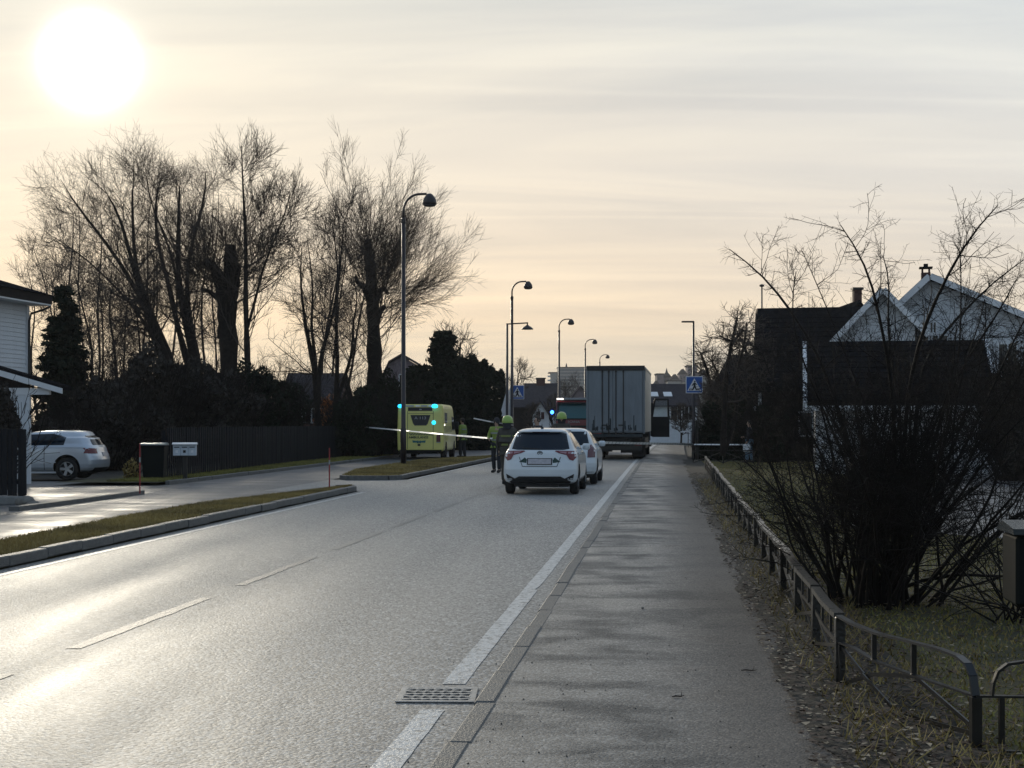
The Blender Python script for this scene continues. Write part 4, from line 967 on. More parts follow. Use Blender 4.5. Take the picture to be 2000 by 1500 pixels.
bm = bmesh.new()
for sx in (-1, 1):
    for sy in (-1, 1): box(bm, sx*.14-.035, sx*.14+.035, sy*.14-.035, sy*.14+.035, .62, .80)
build('cap_leg', bm, M['brick'], c); bx('cap', -.27, .27, -.27, .27, .80, .86, M['slate'], c); bx('cowl', -.09, .09, -.09, .09, .86, 1.0, M['slate'], c)

# --- right: front garage with the dark roof
D = 45.0; x0 = W(1577, 0, D).x; x1 = W(1930, 0, D).x
h = empty('garage', (x0, D, 0), -math.atan(.2), 'low white garage under a broad dark roof with white verge and eaves boards', 'garage')
L = x1-x0
bx('wall', .25, L-.2, .35, 6.0, 0, 2.25, M['siding'], h); pr('gable_wall', [(.36, 2.25), (5.98, 2.25), (3.2, 4.2)], 'x', .27, L-.22, M['siding'], h)
bm = bmesh.new(); prism(bm, [(-.05, 2.17), (3.2, 4.25), (3.2, 4.36), (-.05, 2.28)], 'x', 0, L); prism(bm, [(6.45, 2.17), (3.2, 4.25), (3.2, 4.36), (6.45, 2.28)], 'x', 0, L); build('roof', bm, M['slate'], h)
tile_rows(h, 0.0, L, -.07, 2.29, 3.15, 4.37, M['slate'], .34)
bm = bmesh.new(); bar(bm, (-.07, -.08, 2.16), (-.07, 3.2, 4.27), .13, .24); build('verge_board', bm, M['white'], h)
bm = bmesh.new(); bar(bm, (L+.07, -.08, 2.16), (L+.07, 3.2, 4.27), .13, .24); build('verge_board', bm, M['white'], h)
bx('eaves_board', -.14, L+.14, -.15, -.09, 2.02, 2.17, M['white'], h)
board_wall(h, .25, L-.2, .1, 2.1, .347, M['siding'], .17)
bx('garage_door', 2.6, 5.0, .28, .30, .02, 2.0, M['white'], h)
for k in range(5): bx('door_panel', 2.66, 4.94, .262, .278, .08+k*.39, .42+k*.39, M['white'], h)
# flagpole
f = empty('flagpole', (W(1488, 0, 66).x, 66, 0), 0, 'slim flagpole with a small knob rising beside the dark roof', 'flagpole')
bm = bmesh.new(); lathe(bm, [(.06, 0), (.05, 4), (.035, 7.9)], 10); build('pole', bm, M['pole'], f, True)
bm = bmesh.new(); lathe(bm, [(.02, 7.9), (.11, 7.93), (.11, 8.0), (.02, 8.04)], 10); build('knob', bm, M['pole'], f)
# dark shed with sign
q = W(1450, 828, 72); h = empty('dark_shed', (q.x, 72, 0), 0, 'dark green shed with a steep half-hipped roof and a narrow white nameboard', 'shed')
bx('wall', -1.15, 1.2, 0, 3, 0, 3.0, M['brown'], h); bm = bmesh.new()
vs = [bm.verts.new(v) for v in ((-1.35, -.3, 3.0), (1.4, -.3, 3.0), (1.4, 3.3, 3.0), (-1.35, 3.3, 3.0), (-.45, 1.5, 5.15), (1.3, 1.5, 5.15))]
for fc in ((0, 1, 5, 4), (1, 2, 5), (2, 3, 4, 5), (3, 0, 4), (3, 2, 1, 0)): bm.faces.new([vs[i] for i in fc])
build('roof', bm, M['slate'], h); bx('nameboard', -.28, .68, -.06, -.02, 2.27, 2.5, M['white'], h)

# --- apartment block and city on the hill
D = 700; q = W(1110, 828, D); h = empty('apartment_block', (q.x, D, 0), 0, 'pale apartment block with stepped flat roof, hazy in the distance', 'building')
ppm = FPX/D; X = lambda u: (u-1110)/ppm; Z = lambda v: EYE+(HV-v)/ppm
bx('wall', X(1090), X(1150), 0, 15, 0, Z(718), M['beige'], h); bx('wing_wall', X(1076), X(1090)-.05, 1, 15, 0, Z(728), M['beige'], h)
bx('roof', X(1089), X(1151), -.5, 15.5, Z(718)+.01, Z(716.6), M['slateg'], h); bx('roof', X(1071.5), X(1088.8), .3, 15, Z(728)+.01, Z(726.6), M['slateg'], h)
bm = bmesh.new(); lathe(bm, [(.5, 0), (.35, 1.2), (.1, 2.0)], 8); build('aerial', bm, M['steel'], h, loc=(X(1107), 5, Z(716.6)))
wb = None
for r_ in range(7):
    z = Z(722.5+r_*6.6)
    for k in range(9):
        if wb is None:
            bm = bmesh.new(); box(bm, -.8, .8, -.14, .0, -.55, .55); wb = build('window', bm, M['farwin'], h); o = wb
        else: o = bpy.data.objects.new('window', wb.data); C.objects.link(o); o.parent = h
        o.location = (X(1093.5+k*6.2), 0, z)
bb = None
for r_ in range(6):
    if bb is None:
        bm = bmesh.new(); box(bm, -.9, .75, 0, 4, 0, .7); bb = build('balcony', bm, M['white'], h); o = bb
    else: o = bpy.data.objects.new('balcony', bb.data); C.objects.link(o); o.parent = h
    o.location = (X(1073.5), 1.5, Z(736+r_*8))
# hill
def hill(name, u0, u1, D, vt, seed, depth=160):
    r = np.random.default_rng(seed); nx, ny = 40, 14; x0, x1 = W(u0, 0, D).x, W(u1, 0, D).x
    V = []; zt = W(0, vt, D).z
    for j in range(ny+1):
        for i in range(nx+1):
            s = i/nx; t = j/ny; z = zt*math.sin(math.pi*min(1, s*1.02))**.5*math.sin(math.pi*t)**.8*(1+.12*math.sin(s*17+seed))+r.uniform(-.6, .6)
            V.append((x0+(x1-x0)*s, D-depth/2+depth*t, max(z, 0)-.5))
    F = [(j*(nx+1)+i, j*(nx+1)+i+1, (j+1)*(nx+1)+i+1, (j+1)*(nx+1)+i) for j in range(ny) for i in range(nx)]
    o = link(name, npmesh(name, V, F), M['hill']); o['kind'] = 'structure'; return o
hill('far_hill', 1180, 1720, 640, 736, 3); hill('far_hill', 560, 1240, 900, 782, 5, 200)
for i, (u0, u1, vt, D, roof, lab) in enumerate((
   (1283, 1296, 732, 600, 0, 'hazy flat roofed building beside the truck roof'), (1296, 1311, 728, 612, 1, 'hazy building with a small spire on the hill'),
   (1312, 1326, 732, 605, 1, 'hazy gabled building right of the spire'), (1327, 1342, 722, 620, 1, 'highest hazy gabled building left of the crossing sign'),
   (1343, 1362, 716, 625, 0, 'long hazy building behind the crossing lamp post'), (1276, 1290, 745, 590, 1, 'pale low building lowest on the hill'),
   (1304, 1330, 745, 585, 0, 'pale long terrace below the spired building'), (1364, 1384, 722, 630, 1, 'hazy gabled building right of the crossing lamp post'))):
    a = W(u0, vt, D); b = W(u1, vt, D); h = empty('hill_building', ((a.x+b.x)/2, D, 0), 0, lab, 'building', 'hazy buildings on the hill'); wd = b.x-a.x
    z1 = a.z-(2.0 if roof else 0)
    bx('wall', -wd/2, wd/2, 0, 8, 0, z1, M['beige' if i in (5, 6) else 'pink'], h)
    if roof: pr('roof', [(-wd/2-.3, z1+.01), (wd/2+.3, z1+.01), (0, z1+2.4)], 'y', -.3, 8.3, M['slateg'], h)
    else: bx('roof', -wd/2-.3, wd/2+.3, -.3, 8.3, z1+.01, z1+.6, M['slateg'], h)
    for k in range(max(1, int(wd/1.6))): bx('window', -wd/2+.5+k*1.5, -wd/2+1.2+k*1.5, -.1, 0, z1-2.0, z1-1.0, M['glass'], h)
    if i == 1:
        bm = bmesh.new(); lathe(bm, [(.8, 0), (.45, 1.2), (.05, 2.8)], 8); build('spire', bm, M['slateg'], h, loc=(0, 3, z1+1.4))

# ================================================================ FENCES
# long dark plank fence on the left
A_ = Vector((-9.62, 40.0, 0)); B_ = Vector((-7.70, 69.0, 0)); d = (B_-A_); Lf = d.length; ang_ = math.atan2(d.y, d.x)
f = empty('plank_fence', A_, ang_, 'long dark stained plank fence behind the side path', 'fence')
n = 290; pw = Lf/n; pb = None
for i in range(n):
    if pb is None:
        bm = bmesh.new(); box(bm, .004, pw-.010, -.012, .012, .06, 1.50, bev=.003); pb = build('plank', bm, M['darkplank'], f); o = pb
    else: o = bpy.data.objects.new('plank', pb.data); C.objects.link(o); o.parent = f
    o.location = (i*pw, random.uniform(-.006, .006)-(.03 if i % 2 else 0), random.uniform(-.012, .012)); o.rotation_euler = (random.uniform(-.006, .006), random.uniform(-.006, .006), 0)
for z in (.35, 1.15): bx('rail', 0, Lf, .02, .06, z, z+.09, M['darkplank'], f)
k = 0
while k*2.0 < Lf: bx('post', k*2.0, k*2.0+.1, .065, .165, 0, 1.42, M['darkplank'], f); k += 1
# front left plank fence
f = empty('plank_fence', (-16.6, 28.5, 0), 0, 'near dark plank fence on a low concrete plinth at the left edge', 'fence')
pb = None; i = 0; x = 0.0
while x < 6.86:
    if pb is None:
        bm = bmesh.new(); box(bm, .006, .092, -.012, .012, .18, 1.50, bev=.004); pb = build('plank', bm, M['darkplank'], f); o = pb
    else: o = bpy.data.objects.new('plank', pb.data); C.objects.link(o); o.parent = f
    o.location = (x, random.uniform(-.005, .005)+(.026 if i % 2 else 0), random.uniform(-.01, .01)); o.rotation_euler = (random.uniform(-.01, .01), random.uniform(-.008, .008), 0); x += .098; i += 1
for z in (.4, 1.25): bx('rail', 0, 6.9, .045, .085, z, z+.09, M['darkplank'], f)
for x in (0.1, 2.3, 4.5, 6.75): bx('post', x, x+.1, .09, .19, 0, 1.45, M['darkplank'], f)
bx('plinth', -.1, 6.98, -.14, .16, 0, .165, M['conc'], f, bev=.02)
for x, y, s, lab in ((-9.45, 27.9, .16, 'rounded field stone at the end of the concrete plinth'), (-9.15, 27.4, .11, 'smaller field stone in front of the plinth stone')):
    bm = bmesh.new(); bmesh.ops.create_icosphere(bm, subdivisions=2, radius=s)
    for v in bm.verts: v.co = Vector((v.co.x*1.3, v.co.y, v.co.z*.7))*(1+.12*math.sin(v.co.x*31+v.co.y*23)); 
    tag(build('field_stone', bm, M['stone'], loc=(x, y, s*.5), smooth=True), lab, 'stone', 'stones by the front fence')

# knee-high fence along the right pavement
f = empty('knee_rail_fence', (1.95, 8.55, .0), 0, 'knee-high fence of flat rails with crossed braces along the right pavement', 'fence')
FT = lambda y: 1.04+(y-8.55)*.0085
posts = []; y = 8.55; L = 1.52
while y < 50: posts.append(Vector((RX(FT(y), y)-1.95, y-8.55, random.uniform(-.02, .02)))); y += L
for i, pz in enumerate(posts):
    o = bx('post', -.028, .028, -.028, .028, -.05, .45, M['woodrail'], f, bev=.004, loc=(pz.x, pz.y, pz.z), rot=(random.uniform(-.05, .05), random.uniform(-.05, .05), 0))
    if i+1 < len(posts):
        q = posts[i+1]; dz_ = .455+pz.z; dz2 = .455+q.z+random.uniform(-.012, .012); e1 = (q-pz)*.02
        bm = bmesh.new(); m_ = (pz+q)/2+Vector((random.uniform(-.015, .015), 0, 0))
        bar(bm, (pz.x+e1.x, pz.y+e1.y, dz_), (m_.x, m_.y, (dz_+dz2)/2-.012), .062, .034); bar(bm, (m_.x, m_.y, (dz_+dz2)/2-.012), (q.x-e1.x, q.y-e1.y, dz2), .062, .034)
        build('top_rail', bm, M['woodrail'], f)
        bm = bmesh.new(); bar(bm, (pz.x, pz.y, .29+pz.z), (m_.x, m_.y, .27+pz.z), .012, .03); bar(bm, (m_.x, m_.y, .27+pz.z), (q.x, q.y, .29+q.z), .012, .03); build('middle_rail', bm, M['steel'], f)
        bm = bmesh.new(); bar(bm, (pz.x, pz.y, .05+pz.z), (q.x, q.y, .05+q.z), .012, .025); build('bottom_rail', bm, M['steel'], f)
        for s in (0, 1):
            bm = bmesh.new(); bar(bm, (pz.x+(.008 if s else -.008), pz.y, .06 if s else .28), (q.x+(.008 if s else -.008), q.y, .28 if s else .06), .010, .022); build('brace', bm, M['steel'], f)
        for s in (.33, .67):
            bm = bmesh.new(); v = pz+(q-pz)*s; box(bm, v.x-.008, v.x+.008, v.y-.008, v.y+.008, .28, .44); build('spindle', bm, M['steel'], f)
# near rounded hoop panel, then the panel to the right
PA = Vector((0, 0, 0)); PB = Vector((2.215-1.95, 6.85-8.55, 0)); PD = PB-PA
def pp(s, z, off=0): v = PA+PD*s; return (v.x+off, v.y, z)
bm = bmesh.new(); pts = [pp(.0, .455), pp(.12, .438), pp(.33, .432), pp(.55, .450), pp(.78, .465), pp(.90, .462), pp(.955, .44), pp(.985, .39), pp(1, .30)]
for a, b in zip(pts, pts[1:]): bar(bm, a, b, .040, .012)
build('hoop_rail', bm, M['steel'], f)
bm = bmesh.new(); pts = [pp(.0, .30), pp(.13, .30), pp(.30, .275), pp(.6, .280), pp(1, .300), (PB.x+.12, PB.y-.01, .30), (PB.x+1.2, PB.y-.10, .30)]
for a, b in zip(pts, pts[1:]): bar(bm, a, b, .032, .010)
build('middle_rail', bm, M['steel'], f)
bm = bmesh.new(); pts = [pp(-.02, .10), pp(.0, .05), pp(.15, .02), pp(.5, .03), pp(1, .04), (PB.x+1.2, PB.y-.1, .03)]
for a, b in zip(pts, pts[1:]): bar(bm, a, b, .032, .010)
build('bottom_rail', bm, M['steel'], f)
for a, b in ((pp(.05, .07, .01), pp(.28, .19, .01)), (pp(.28, .19, .01), pp(.6, .275, .01)), (pp(.6, .27, .012), pp(1, .13, .012)), (pp(.5, .045, -.01), pp(1, .12, -.01)), (pp(.5, .045, -.01), pp(.22, .17, -.01)), (pp(.0, .29, .0), pp(.22, .17, 0)), (pp(.02, .29, -.012), pp(.03, .06, -.012))):
    bm = bmesh.new(); bar(bm, a, b, .010, .022); build('brace', bm, M['steel'], f)
for s, z0, z1 in ((.30, .28, .43), (.6, .28, .45)):
    bm = bmesh.new(); v = pp(s, 0); box(bm, v[0]-.013, v[0]+.013, v[1]-.013, v[1]+.013, z0, z1); build('spindle', bm, M['steel'], f)
bx('post', PB.x-.024, PB.x+.024, PB.y-.024, PB.y+.024, -.02, .295, M['steel'], f)
bm = bmesh.new(); pts = [(PB.x+.075, PB.y-.005, .305), (PB.x+.082, PB.y-.005, .36), (PB.x+.105, PB.y-.007, .42), (PB.x+.15, PB.y-.01, .455), (PB.x+.22, PB.y-.01, .465), (PB.x+1.2, PB.y-.1, .465)]
for a, b in zip(pts, pts[1:]): bar(bm, a, b, .036, .012)
build('hoop_rail', bm, M['steel'], f)
for k in range(1, 9): bx('spindle', PB.x+k*.118-.012, PB.x+k*.118+.012, PB.y-.02-.01*k, PB.y+.004-.01*k, 0, .294, M['steel'], f)
# far cross fence by the pedestrian
f = empty('knee_rail_fence', (7.2, 57, 0), 0, 'short low fence with crossed braces at the end of the lawn', 'fence')
for k in range(3):
    bx('post', k*1.2-.03, k*1.2+.03, -.03, .03, 0, .55, M['woodrail'], f)
    if k < 2:
        for nm, a, b in (('top_rail', (k*1.2+.04, 0, .54), (k*1.2+1.16, 0, .54)), ('brace', (k*1.2, .01, .06), (k*1.2+1.2, .01, .5)), ('brace', (k*1.2, -.01, .5), (k*1.2+1.2, -.01, .06))):
            bm = bmesh.new(); bar(bm, a, b, .03, .04); build(nm, bm, M['woodrail'], f)
# fence and gate bits far down the pavement
f = empty('picket_fence', (RX(1.2, 98), 98, 0), 0, 'pale weathered railing at the far end of the pavement', 'fence')
for k in range(9): bx('picket', k*.2, k*.2+.05, -.02, .02, 0, 1.05+.1*(k % 3), M['woodrail'], f)
bm = bmesh.new(); bar(bm, (-.5, -.05, 1.05), (1.8, -.05, 1.35), .05, .09); build('rail', bm, M['white'], f)
o = bx('timber_post', -.07, .07, -.07, .07, 0, 1.75, M['woodrail'], loc=(W(1361, 0, 62.6).x, 62.6, 0)); tag(o, 'pale timber post just right of the crossing sign post', 'post')

# ================================================================ STREET LAMPS AND SIGNS
def street_lamp(x, y, top, lab, r=.085):
    o = empty('street_lamp', (x, y, 0), 0, lab, 'street lamp', 'curved street lamps along the left side of the road')
    bm = bmesh.new(); lathe(bm, [(r*1.25, 0), (r*1.25, 1.4), (r, 1.45), (r*.86, top-1.05), (r*.86, top-1.05)], 12); build('pole', bm, M['pole'], o, True)
    bm = bmesh.new(); lathe(bm, [(r*.9, 0), (r, .03), (r, .16), (r*.8, .2)], 12); build('collar', bm, M['pole'], o, loc=(0, 0, top-1.14))
    bm = bmesh.new(); pts = [(0, 0, top-1.05)]
    for k in range(11):
        a = math.pi-k*math.pi/2/10; pts.append((.62+.62*math.cos(a), 0, top-.70+.64*math.sin(a)))
    pts.append((.86, 0, top-.05)); tube(bm, pts, .045, 8); build('arm', bm, M['pole'], o, True)
    h = empty('lamp_head', (.97, 0, top-.04), parent=o)
    bm = bmesh.new(); lathe(bm, [(.05, .0), (.10, -.02), (.17, -.10), (.235, -.20), (.262, -.31), (.265, -.40), (.25, -.42)], 20); build('shade', bm, M['pole'], h, True)
    bm = bmesh.new(); lathe(bm, [(.24, -.425), (.2, -.47), (.1, -.49)], 20); build('diffuser', bm, M['glass'], h, True)
    return o
for (u, v, D, lab) in ((788, 376, 53.3, 'nearest and tallest looking curved street lamp, standing on the grass island'), (1000, 548, 86.3, 'curved street lamp beside the left crossing sign, second from the camera'),
   (1092, 622, 117, 'third curved street lamp, in front of the apartment block'), (1143, 662, 145.5, 'fourth curved street lamp, touching the left edge of the truck box'), (1171.5, 692, 179, 'farthest curved street lamp, its head above the truck roof')):
    q = W(u, v, D); street_lamp(q.x, q.y, q.z, lab, .085 if D < 60 else .09)
q = W(990.5, 632, 80); o = empty('crossing_lamp', (q.x, 80, 0), 0, 'straight-armed crossing lamp with a wide dish shade on the left', 'street lamp')
bm = bmesh.new(); lathe(bm, [(.10, 0), (.10, 1.4), (.085, 1.45), (.06, q.z)], 12); build('pole', bm, M['pole'], o, True)
bm = bmesh.new(); bar(bm, (-.06, 0, q.z-.03), (1.17, 0, q.z+.04), .07, .07); tube(bm, [(1.13, 0, q.z+.02), (1.13, 0, q.z-.10)], .035, 8); build('arm', bm, M['pole'], o)
bm = bmesh.new(); lathe(bm, [(.06, -.08), (.10, -.12), (.22, -.19), (.33, -.29), (.335, -.32), (.31, -.33)], 22); build('shade', bm, M['pole'], o, True, loc=(1.13, 0, q.z))
q = W(1354.5, 629, 62); o = empty('crossing_lamp', (q.x, 62, 0), 0, 'thin post with a flat lamp head pointing left above the right crossing sign', 'street lamp')
bm = bmesh.new(); lathe(bm, [(.075, 0), (.075, 1.5), (.058, 1.55), (.042, q.z)], 12); build('pole', bm, M['pole'], o, True)
bm = bmesh.new(); box(bm, -.52, .03, -.10, .10, q.z-.02, q.z+.045, bev=.02); build('lamp_head', bm, M['pole'], o)

def ped_sign(x, y, z, s, lab, flip=1):
    """blue square with white triangle, walking figure and crossing bars"""
    o = empty('crossing_sign', (x, y, z), 0, lab, 'sign', 'blue pedestrian crossing signs')
    bx('back_plate', -s/2, s/2, -.012, .012, -s/2, s/2, M['signwhite'], o, bev=.004)
    bx('blue_face', -s/2+.03, s/2-.03, -.017, -.0125, -s/2+.03, s/2-.03, M['signblue'], o)
    k = s/.8
    pr('triangle', [(-.33*k, -.29*k), (.33*k, -.29*k), (0, .31*k)], 'y', -.021, -.0175, M['signwhite'], o)
    F = lambda pts: [(flip*a*k, b*k) for a, b in pts]
    bm = bmesh.new(); Y0, Y1 = -.026, -.0215
    hd = [(flip*(.02+.042*math.cos(t*math.pi/5))*k, (.145+.042*math.sin(t*math.pi/5))*k) for t in range(10)]
    for poly in (hd, F([(-.045, .09), (.055, .095), (.06, -.07), (-.04, -.07)]), F([(-.035, -.06), (.055, -.06), (-.06, -.265), (-.13, -.265)]), F([(-.02, -.06), (.06, -.06), (.135, -.255), (.075, -.265)]),
                 F([(-.04, .085), (-.02, .04), (-.10, -.06), (-.13, -.04)]), F([(.05, .085), (.06, .03), (.12, -.02), (.14, .01)])):
        prism(bm, poly, 'y', Y0, Y1); Y0 -= .0015
    build('walking_figure', bm, M['black'], o)
    for a in (-.235, -.165, .175, .235): pr('crossing_bar', F([(a-.02, -.27), (a+.022, -.27), (a*.86+.016, -.17), (a*.86-.016, -.17)]), 'y', -.0255, -.0212, M['black'], o)
    bx('bracket', -.05, .05, .0125, .09, -.08, .08, M['steel'], o)
    return o
q = W(1356, 751.5, 61.88); ped_sign(q.x, q.y, q.z, .73, 'blue pedestrian crossing sign on the right lamp post')
q = W(1009.5, 766, 86.25); ped_sign(q.x+.02, 86.5, q.z, .84, 'blue pedestrian crossing sign half behind a lamp post on the left', 1)
# white flag hanging on its own pole on the left
q = W(986, 770, 92); o = empty('flag', (q.x+.35, 92, 0), 0, 'limp white flag hanging on a pale pole beside the dark hedge', 'flag')
bm = bmesh.new(); lathe(bm, [(.05, 0), (.04, 3.9)], 8); build('pole', bm, M['binlid'], o, True)
bm = bmesh.new(); prev = None
for i in range(9):
    z = 3.8-i*.2; wv = .07+.018*i; row = [bm.verts.new((-.05-wv*j*(1 if i < 7 else .8), .05*math.sin(j*2.2+i*.5), z-.04*j)) for j in range(4)]
    if prev:
        for j in range(3): bm.faces.new((prev[j], prev[j+1], row[j+1], row[j]))
    prev = row
build('cloth', bm, M['white'], o, True)

# snow stakes, bin, mailboxes, wall box
for x, y, hh, lab in ((-8.28, 31.9, 1.12, 'red snow stake beside the driveway edge'), (-4.19+0.0, 32.9, 1.0, 'red snow stake at the end of the left grass strip')):
    o = empty('snow_stake', (x, y, .05), 0, lab, 'marker stake', 'red snow stakes')
    bm = bmesh.new(); lathe(bm, [(.016, 0), (.016, hh*.62)], 8); build('stick', bm, M['redstick'], o)
    bm = bmesh.new(); lathe(bm, [(.017, hh*.622), (.017, hh*.72)], 8); build('reflector', bm, M['reflect'], o)
    bm = bmesh.new(); lathe(bm, [(.016, hh*.722), (.013, hh)], 8); build('tip', bm, M['redstick'], o)
b = empty('wheelie_bin', (W(302, 0, 39.3).x, 39.3, .005), .1, 'dark wheelie bin with a pale lid beside the long fence', 'bin')
bm = bmesh.new(); vs = box(bm, -.31, .31, -.34, .34, .06, .98)
for v in bm.verts:
    if v.co.z < .5: v.co.x *= .86; v.co.y *= .8
build('body', bm, M['bin'], b); bx('rim', -.345, .345, -.37, .37, .982, 1.015, M['bin'], b, bev=.01)
bm = bmesh.new(); prism(bm, [(-.38, 1.018), (.36, 1.018), (.36, 1.05), (0, 1.085), (-.38, 1.05)], 'x', -.34, .34); build('lid', bm, M['binlid'], b)
for s in (-1, 1):
    bm = bmesh.new(); lathe(bm, [(.10, -.02), (.10, .02)], 14, axis='x'); build('wheel', bm, M['rubber'], b, loc=(s*.27, .30, .10))
bx('handle', -.26, .26, .40, .43, .96, .99, M['bin'], b)
for s in (-1, 1): bx('handle_bracket', s*.25-.015, s*.25+.015, .37, .40, .95, .985, M['bin'], b)
# mailboxes on the fence
mp0 = A_+d*(1.0/Lf)
pm = empty('mailbox_stand', (W(361.5, 0, 39.2).x, 39.2, 0), .12, 'row of three pale grey mailboxes under one lid, on a dark post rail', 'mailboxes')
bx('post', -.05, .05, .0, .08, .0, .72, M['steel'], pm); bx('crossbar', -.32, .32, .0, .05, .70, .73, M['steel'], pm)
for k in range(3):
    c = empty('mailbox', (-.205+k*.205, 0, .735), parent=pm); bx('box', -.10, .10, -.17, .14, 0, .30, M['postbox'], c, bev=.01)
    bx('slot', -.07, .07, -.178, -.171, .22, .245, M['black'], c); bx('name_plate', -.035, .035, -.178, -.171, .08, .15, M['steel' if k == 1 else 'white'], c)
bm = bmesh.new(); prism(bm, [(-.22, 1.037), (.17, 1.037), (.17, 1.05), (-.02, 1.095), (-.22, 1.055)], 'x', -.33, .33); build('lid', bm, M['white'], pm)
# dark box at the right edge
b = empty('parcel_box', (3.42, 9.0, 0), -.12, 'dark box with a pale glossy lid on a post, cut off by the right edge', 'mailbox')
bx('body', -.29, .29, -.2, .2, .47, .91, M['bin'], b, bev=.02)
bm = bmesh.new(); prism(bm, [(-.24, .92), (.24, .92), (.24, .935), (.10, .99), (-.24, .955)], 'x', -.315, .315); build('lid', bm, M['boxlid'], b)
bx('post', .05, .12, -.035, .035, 0, .468, M['steel'], b); bx('clasp', -.03, .03, -.215, -.201, .84, .90, M['steel'], b)
# ================================================================ VEHICLES
class Shell:
    """body stacked from horizontal slices: rows (z, y_rear, y_front, half_width, rear_round, front_round)"""
    def __init__(s, rows, n=2.6):
        s.r = np.array(rows, float); s.n = n
    def at(s, z): return [float(np.interp(z, s.r[:, 0], s.r[:, k])) for k in range(1, 6)]
    def rear(s, x, z):
        yr, yf, w, Rr, Rf = s.at(z); t = min(.999, abs(x)/w); return yr+Rr*(1-(1-t**s.n)**(1/s.n))
    def front(s, x, z):
        yr, yf, w, Rr, Rf = s.at(z); t = min(.999, abs(x)/w); return yf-Rf*(1-(1-t**s.n)**(1/s.n))
    def side(s, y, z):
        yr, yf, w, Rr, Rf = s.at(z)
        if y < yr+Rr: t = min(1, max(0, (yr+Rr-y)/Rr)); return w*(1-t**s.n)**(1/s.n)
        if y > yf-Rf: t = min(1, max(0, (y-yf+Rf)/Rf)); return w*(1-t**s.n)**(1/s.n)
        return w
    def body(s, name, m, par, wheels, wr, ww=.24, zs=None, dark=None):
        zs = zs or sorted(set(list(np.linspace(s.r[0, 0], s.r[-1, 0], 46)) + list(s.r[:, 0]))); bm = bmesh.new(); rings = []
        for z in zs:
            yr, yf, w, Rr, Rf = s.at(z); e = 2/s.n; pts = []
            Q = 12; th = [math.pi/2*k/Q for k in range(Q+1)]
            qr = [(w*math.sin(a)**e, yr+Rr*(1-math.cos(a)**e)) for a in th]; qf = [(w*math.sin(a)**e, yf-Rf*(1-math.cos(a)**e)) for a in th]
            mids = [(w, yr+Rr+(yf-Rf-yr-Rr)*k/8) for k in range(1, 8)]
            half = qr+mids+qf[::-1]; ring = half + [(-x, y) for x, y in half[-2:0:-1]]
            rings.append([bm.verts.new((x, y, z)) for x, y in ring])
        n = len(rings[0])
        for a, b in zip(rings, rings[1:]):
            for k in range(n): bm.faces.new((a[k], a[(k+1) % n], b[(k+1) % n], b[k]))
        bm.faces.new(rings[0][::-1]); bm.faces.new(rings[-1])
        bmesh.ops.recalc_face_normals(bm, faces=bm.faces[:])
        me = bpy.data.meshes.new(name); bm.to_mesh(me); bm.free(); me.materials.append(M[m]); me.materials.append(M['black']); me.shade_smooth()
        o = bpy.data.objects.new(name, me); C.objects.link(o)
        cb = bmesh.new()
        for y in wheels:
            for sx in (-1, 1):
                w = s.at(.45)[2]; lathe(cb, [(wr, w-ww-.06), (wr, w+.3)], 28, o=(0, y, wr*.93), axis='x') if sx > 0 else lathe(cb, [(wr, -w-.3), (wr, -w+ww+.06)], 28, o=(0, y, wr*.93), axis='x')
        bmesh.ops.recalc_face_normals(cb, faces=cb.faces[:])
        for f in cb.faces: f.material_index = 1
        cm = bpy.data.meshes.new('cut'); cb.to_mesh(cm); cb.free(); cm.materials.append(M[m]); cm.materials.append(M['black']); co = bpy.data.objects.new('cut', cm); C.objects.link(co)
        md = o.modifiers.new('b', 'BOOLEAN'); md.operation = 'DIFFERENCE'; md.object = co; md.solver = 'EXACT'
        dg = bpy.context.evaluated_depsgraph_get(); dg.update(); nm = bpy.data.meshes.new_from_object(o.evaluated_get(dg)); o.modifiers.clear(); o.data = nm
        bpy.data.objects.remove(co); o.parent = par; 
        for f in nm.polygons: f.use_smooth = f.material_index == 0
        es = nm.edges
        try:
            o.data.set_sharp_from_angle(angle=R(42))
        except Exception: pass
        return o
    def patch(s, name, poly, face, m, par, out=.006, th=.02, step=.07, smooth=True):
        """poly in (x,z) for rear/front or (y,z) for side_r/side_l"""
        bm = bmesh.new(); f = bm.faces.new([bm.verts.new((p[0], 0, p[1])) for p in poly])
        xs = [p[0] for p in poly]; zs = [p[1] for p in poly]
        for lo, hi, no in ((min(xs), max(xs), (1, 0, 0)), (min(zs), max(zs), (0, 0, 1))):
            k = lo+step
            while k < hi-.005:
                co = (k, 0, 0) if no[0] else (0, 0, k)
                bmesh.ops.bisect_plane(bm, geom=bm.verts[:]+bm.edges[:]+bm.faces[:], plane_co=co, plane_no=no); k += step
        for v in bm.verts:
            a, z = v.co.x, v.co.z
            if face == 'rear': v.co = (a, s.rear(a, z)-out, z)
            elif face == 'front': v.co = (a, s.front(a, z)+out, z)
            elif face == 'side_r': v.co = (s.side(a, z)+out, a, z)
            else: v.co = (-s.side(a, z)-out, a, z)
        inn = {'rear': (0, 1, 0), 'front': (0, -1, 0), 'side_r': (-1, 0, 0), 'side_l': (1, 0, 0)}[face]
        r = bmesh.ops.extrude_face_region(bm, geom=bm.faces[:])
        for g in r['geom']:
            if isinstance(g, bmesh.types.BMVert): g.co += Vector(inn)*th
        o = build(name, bm, M[m], par, smooth)
        try: o.data.set_sharp_from_angle(angle=R(40))
        except Exception: pass
        return o
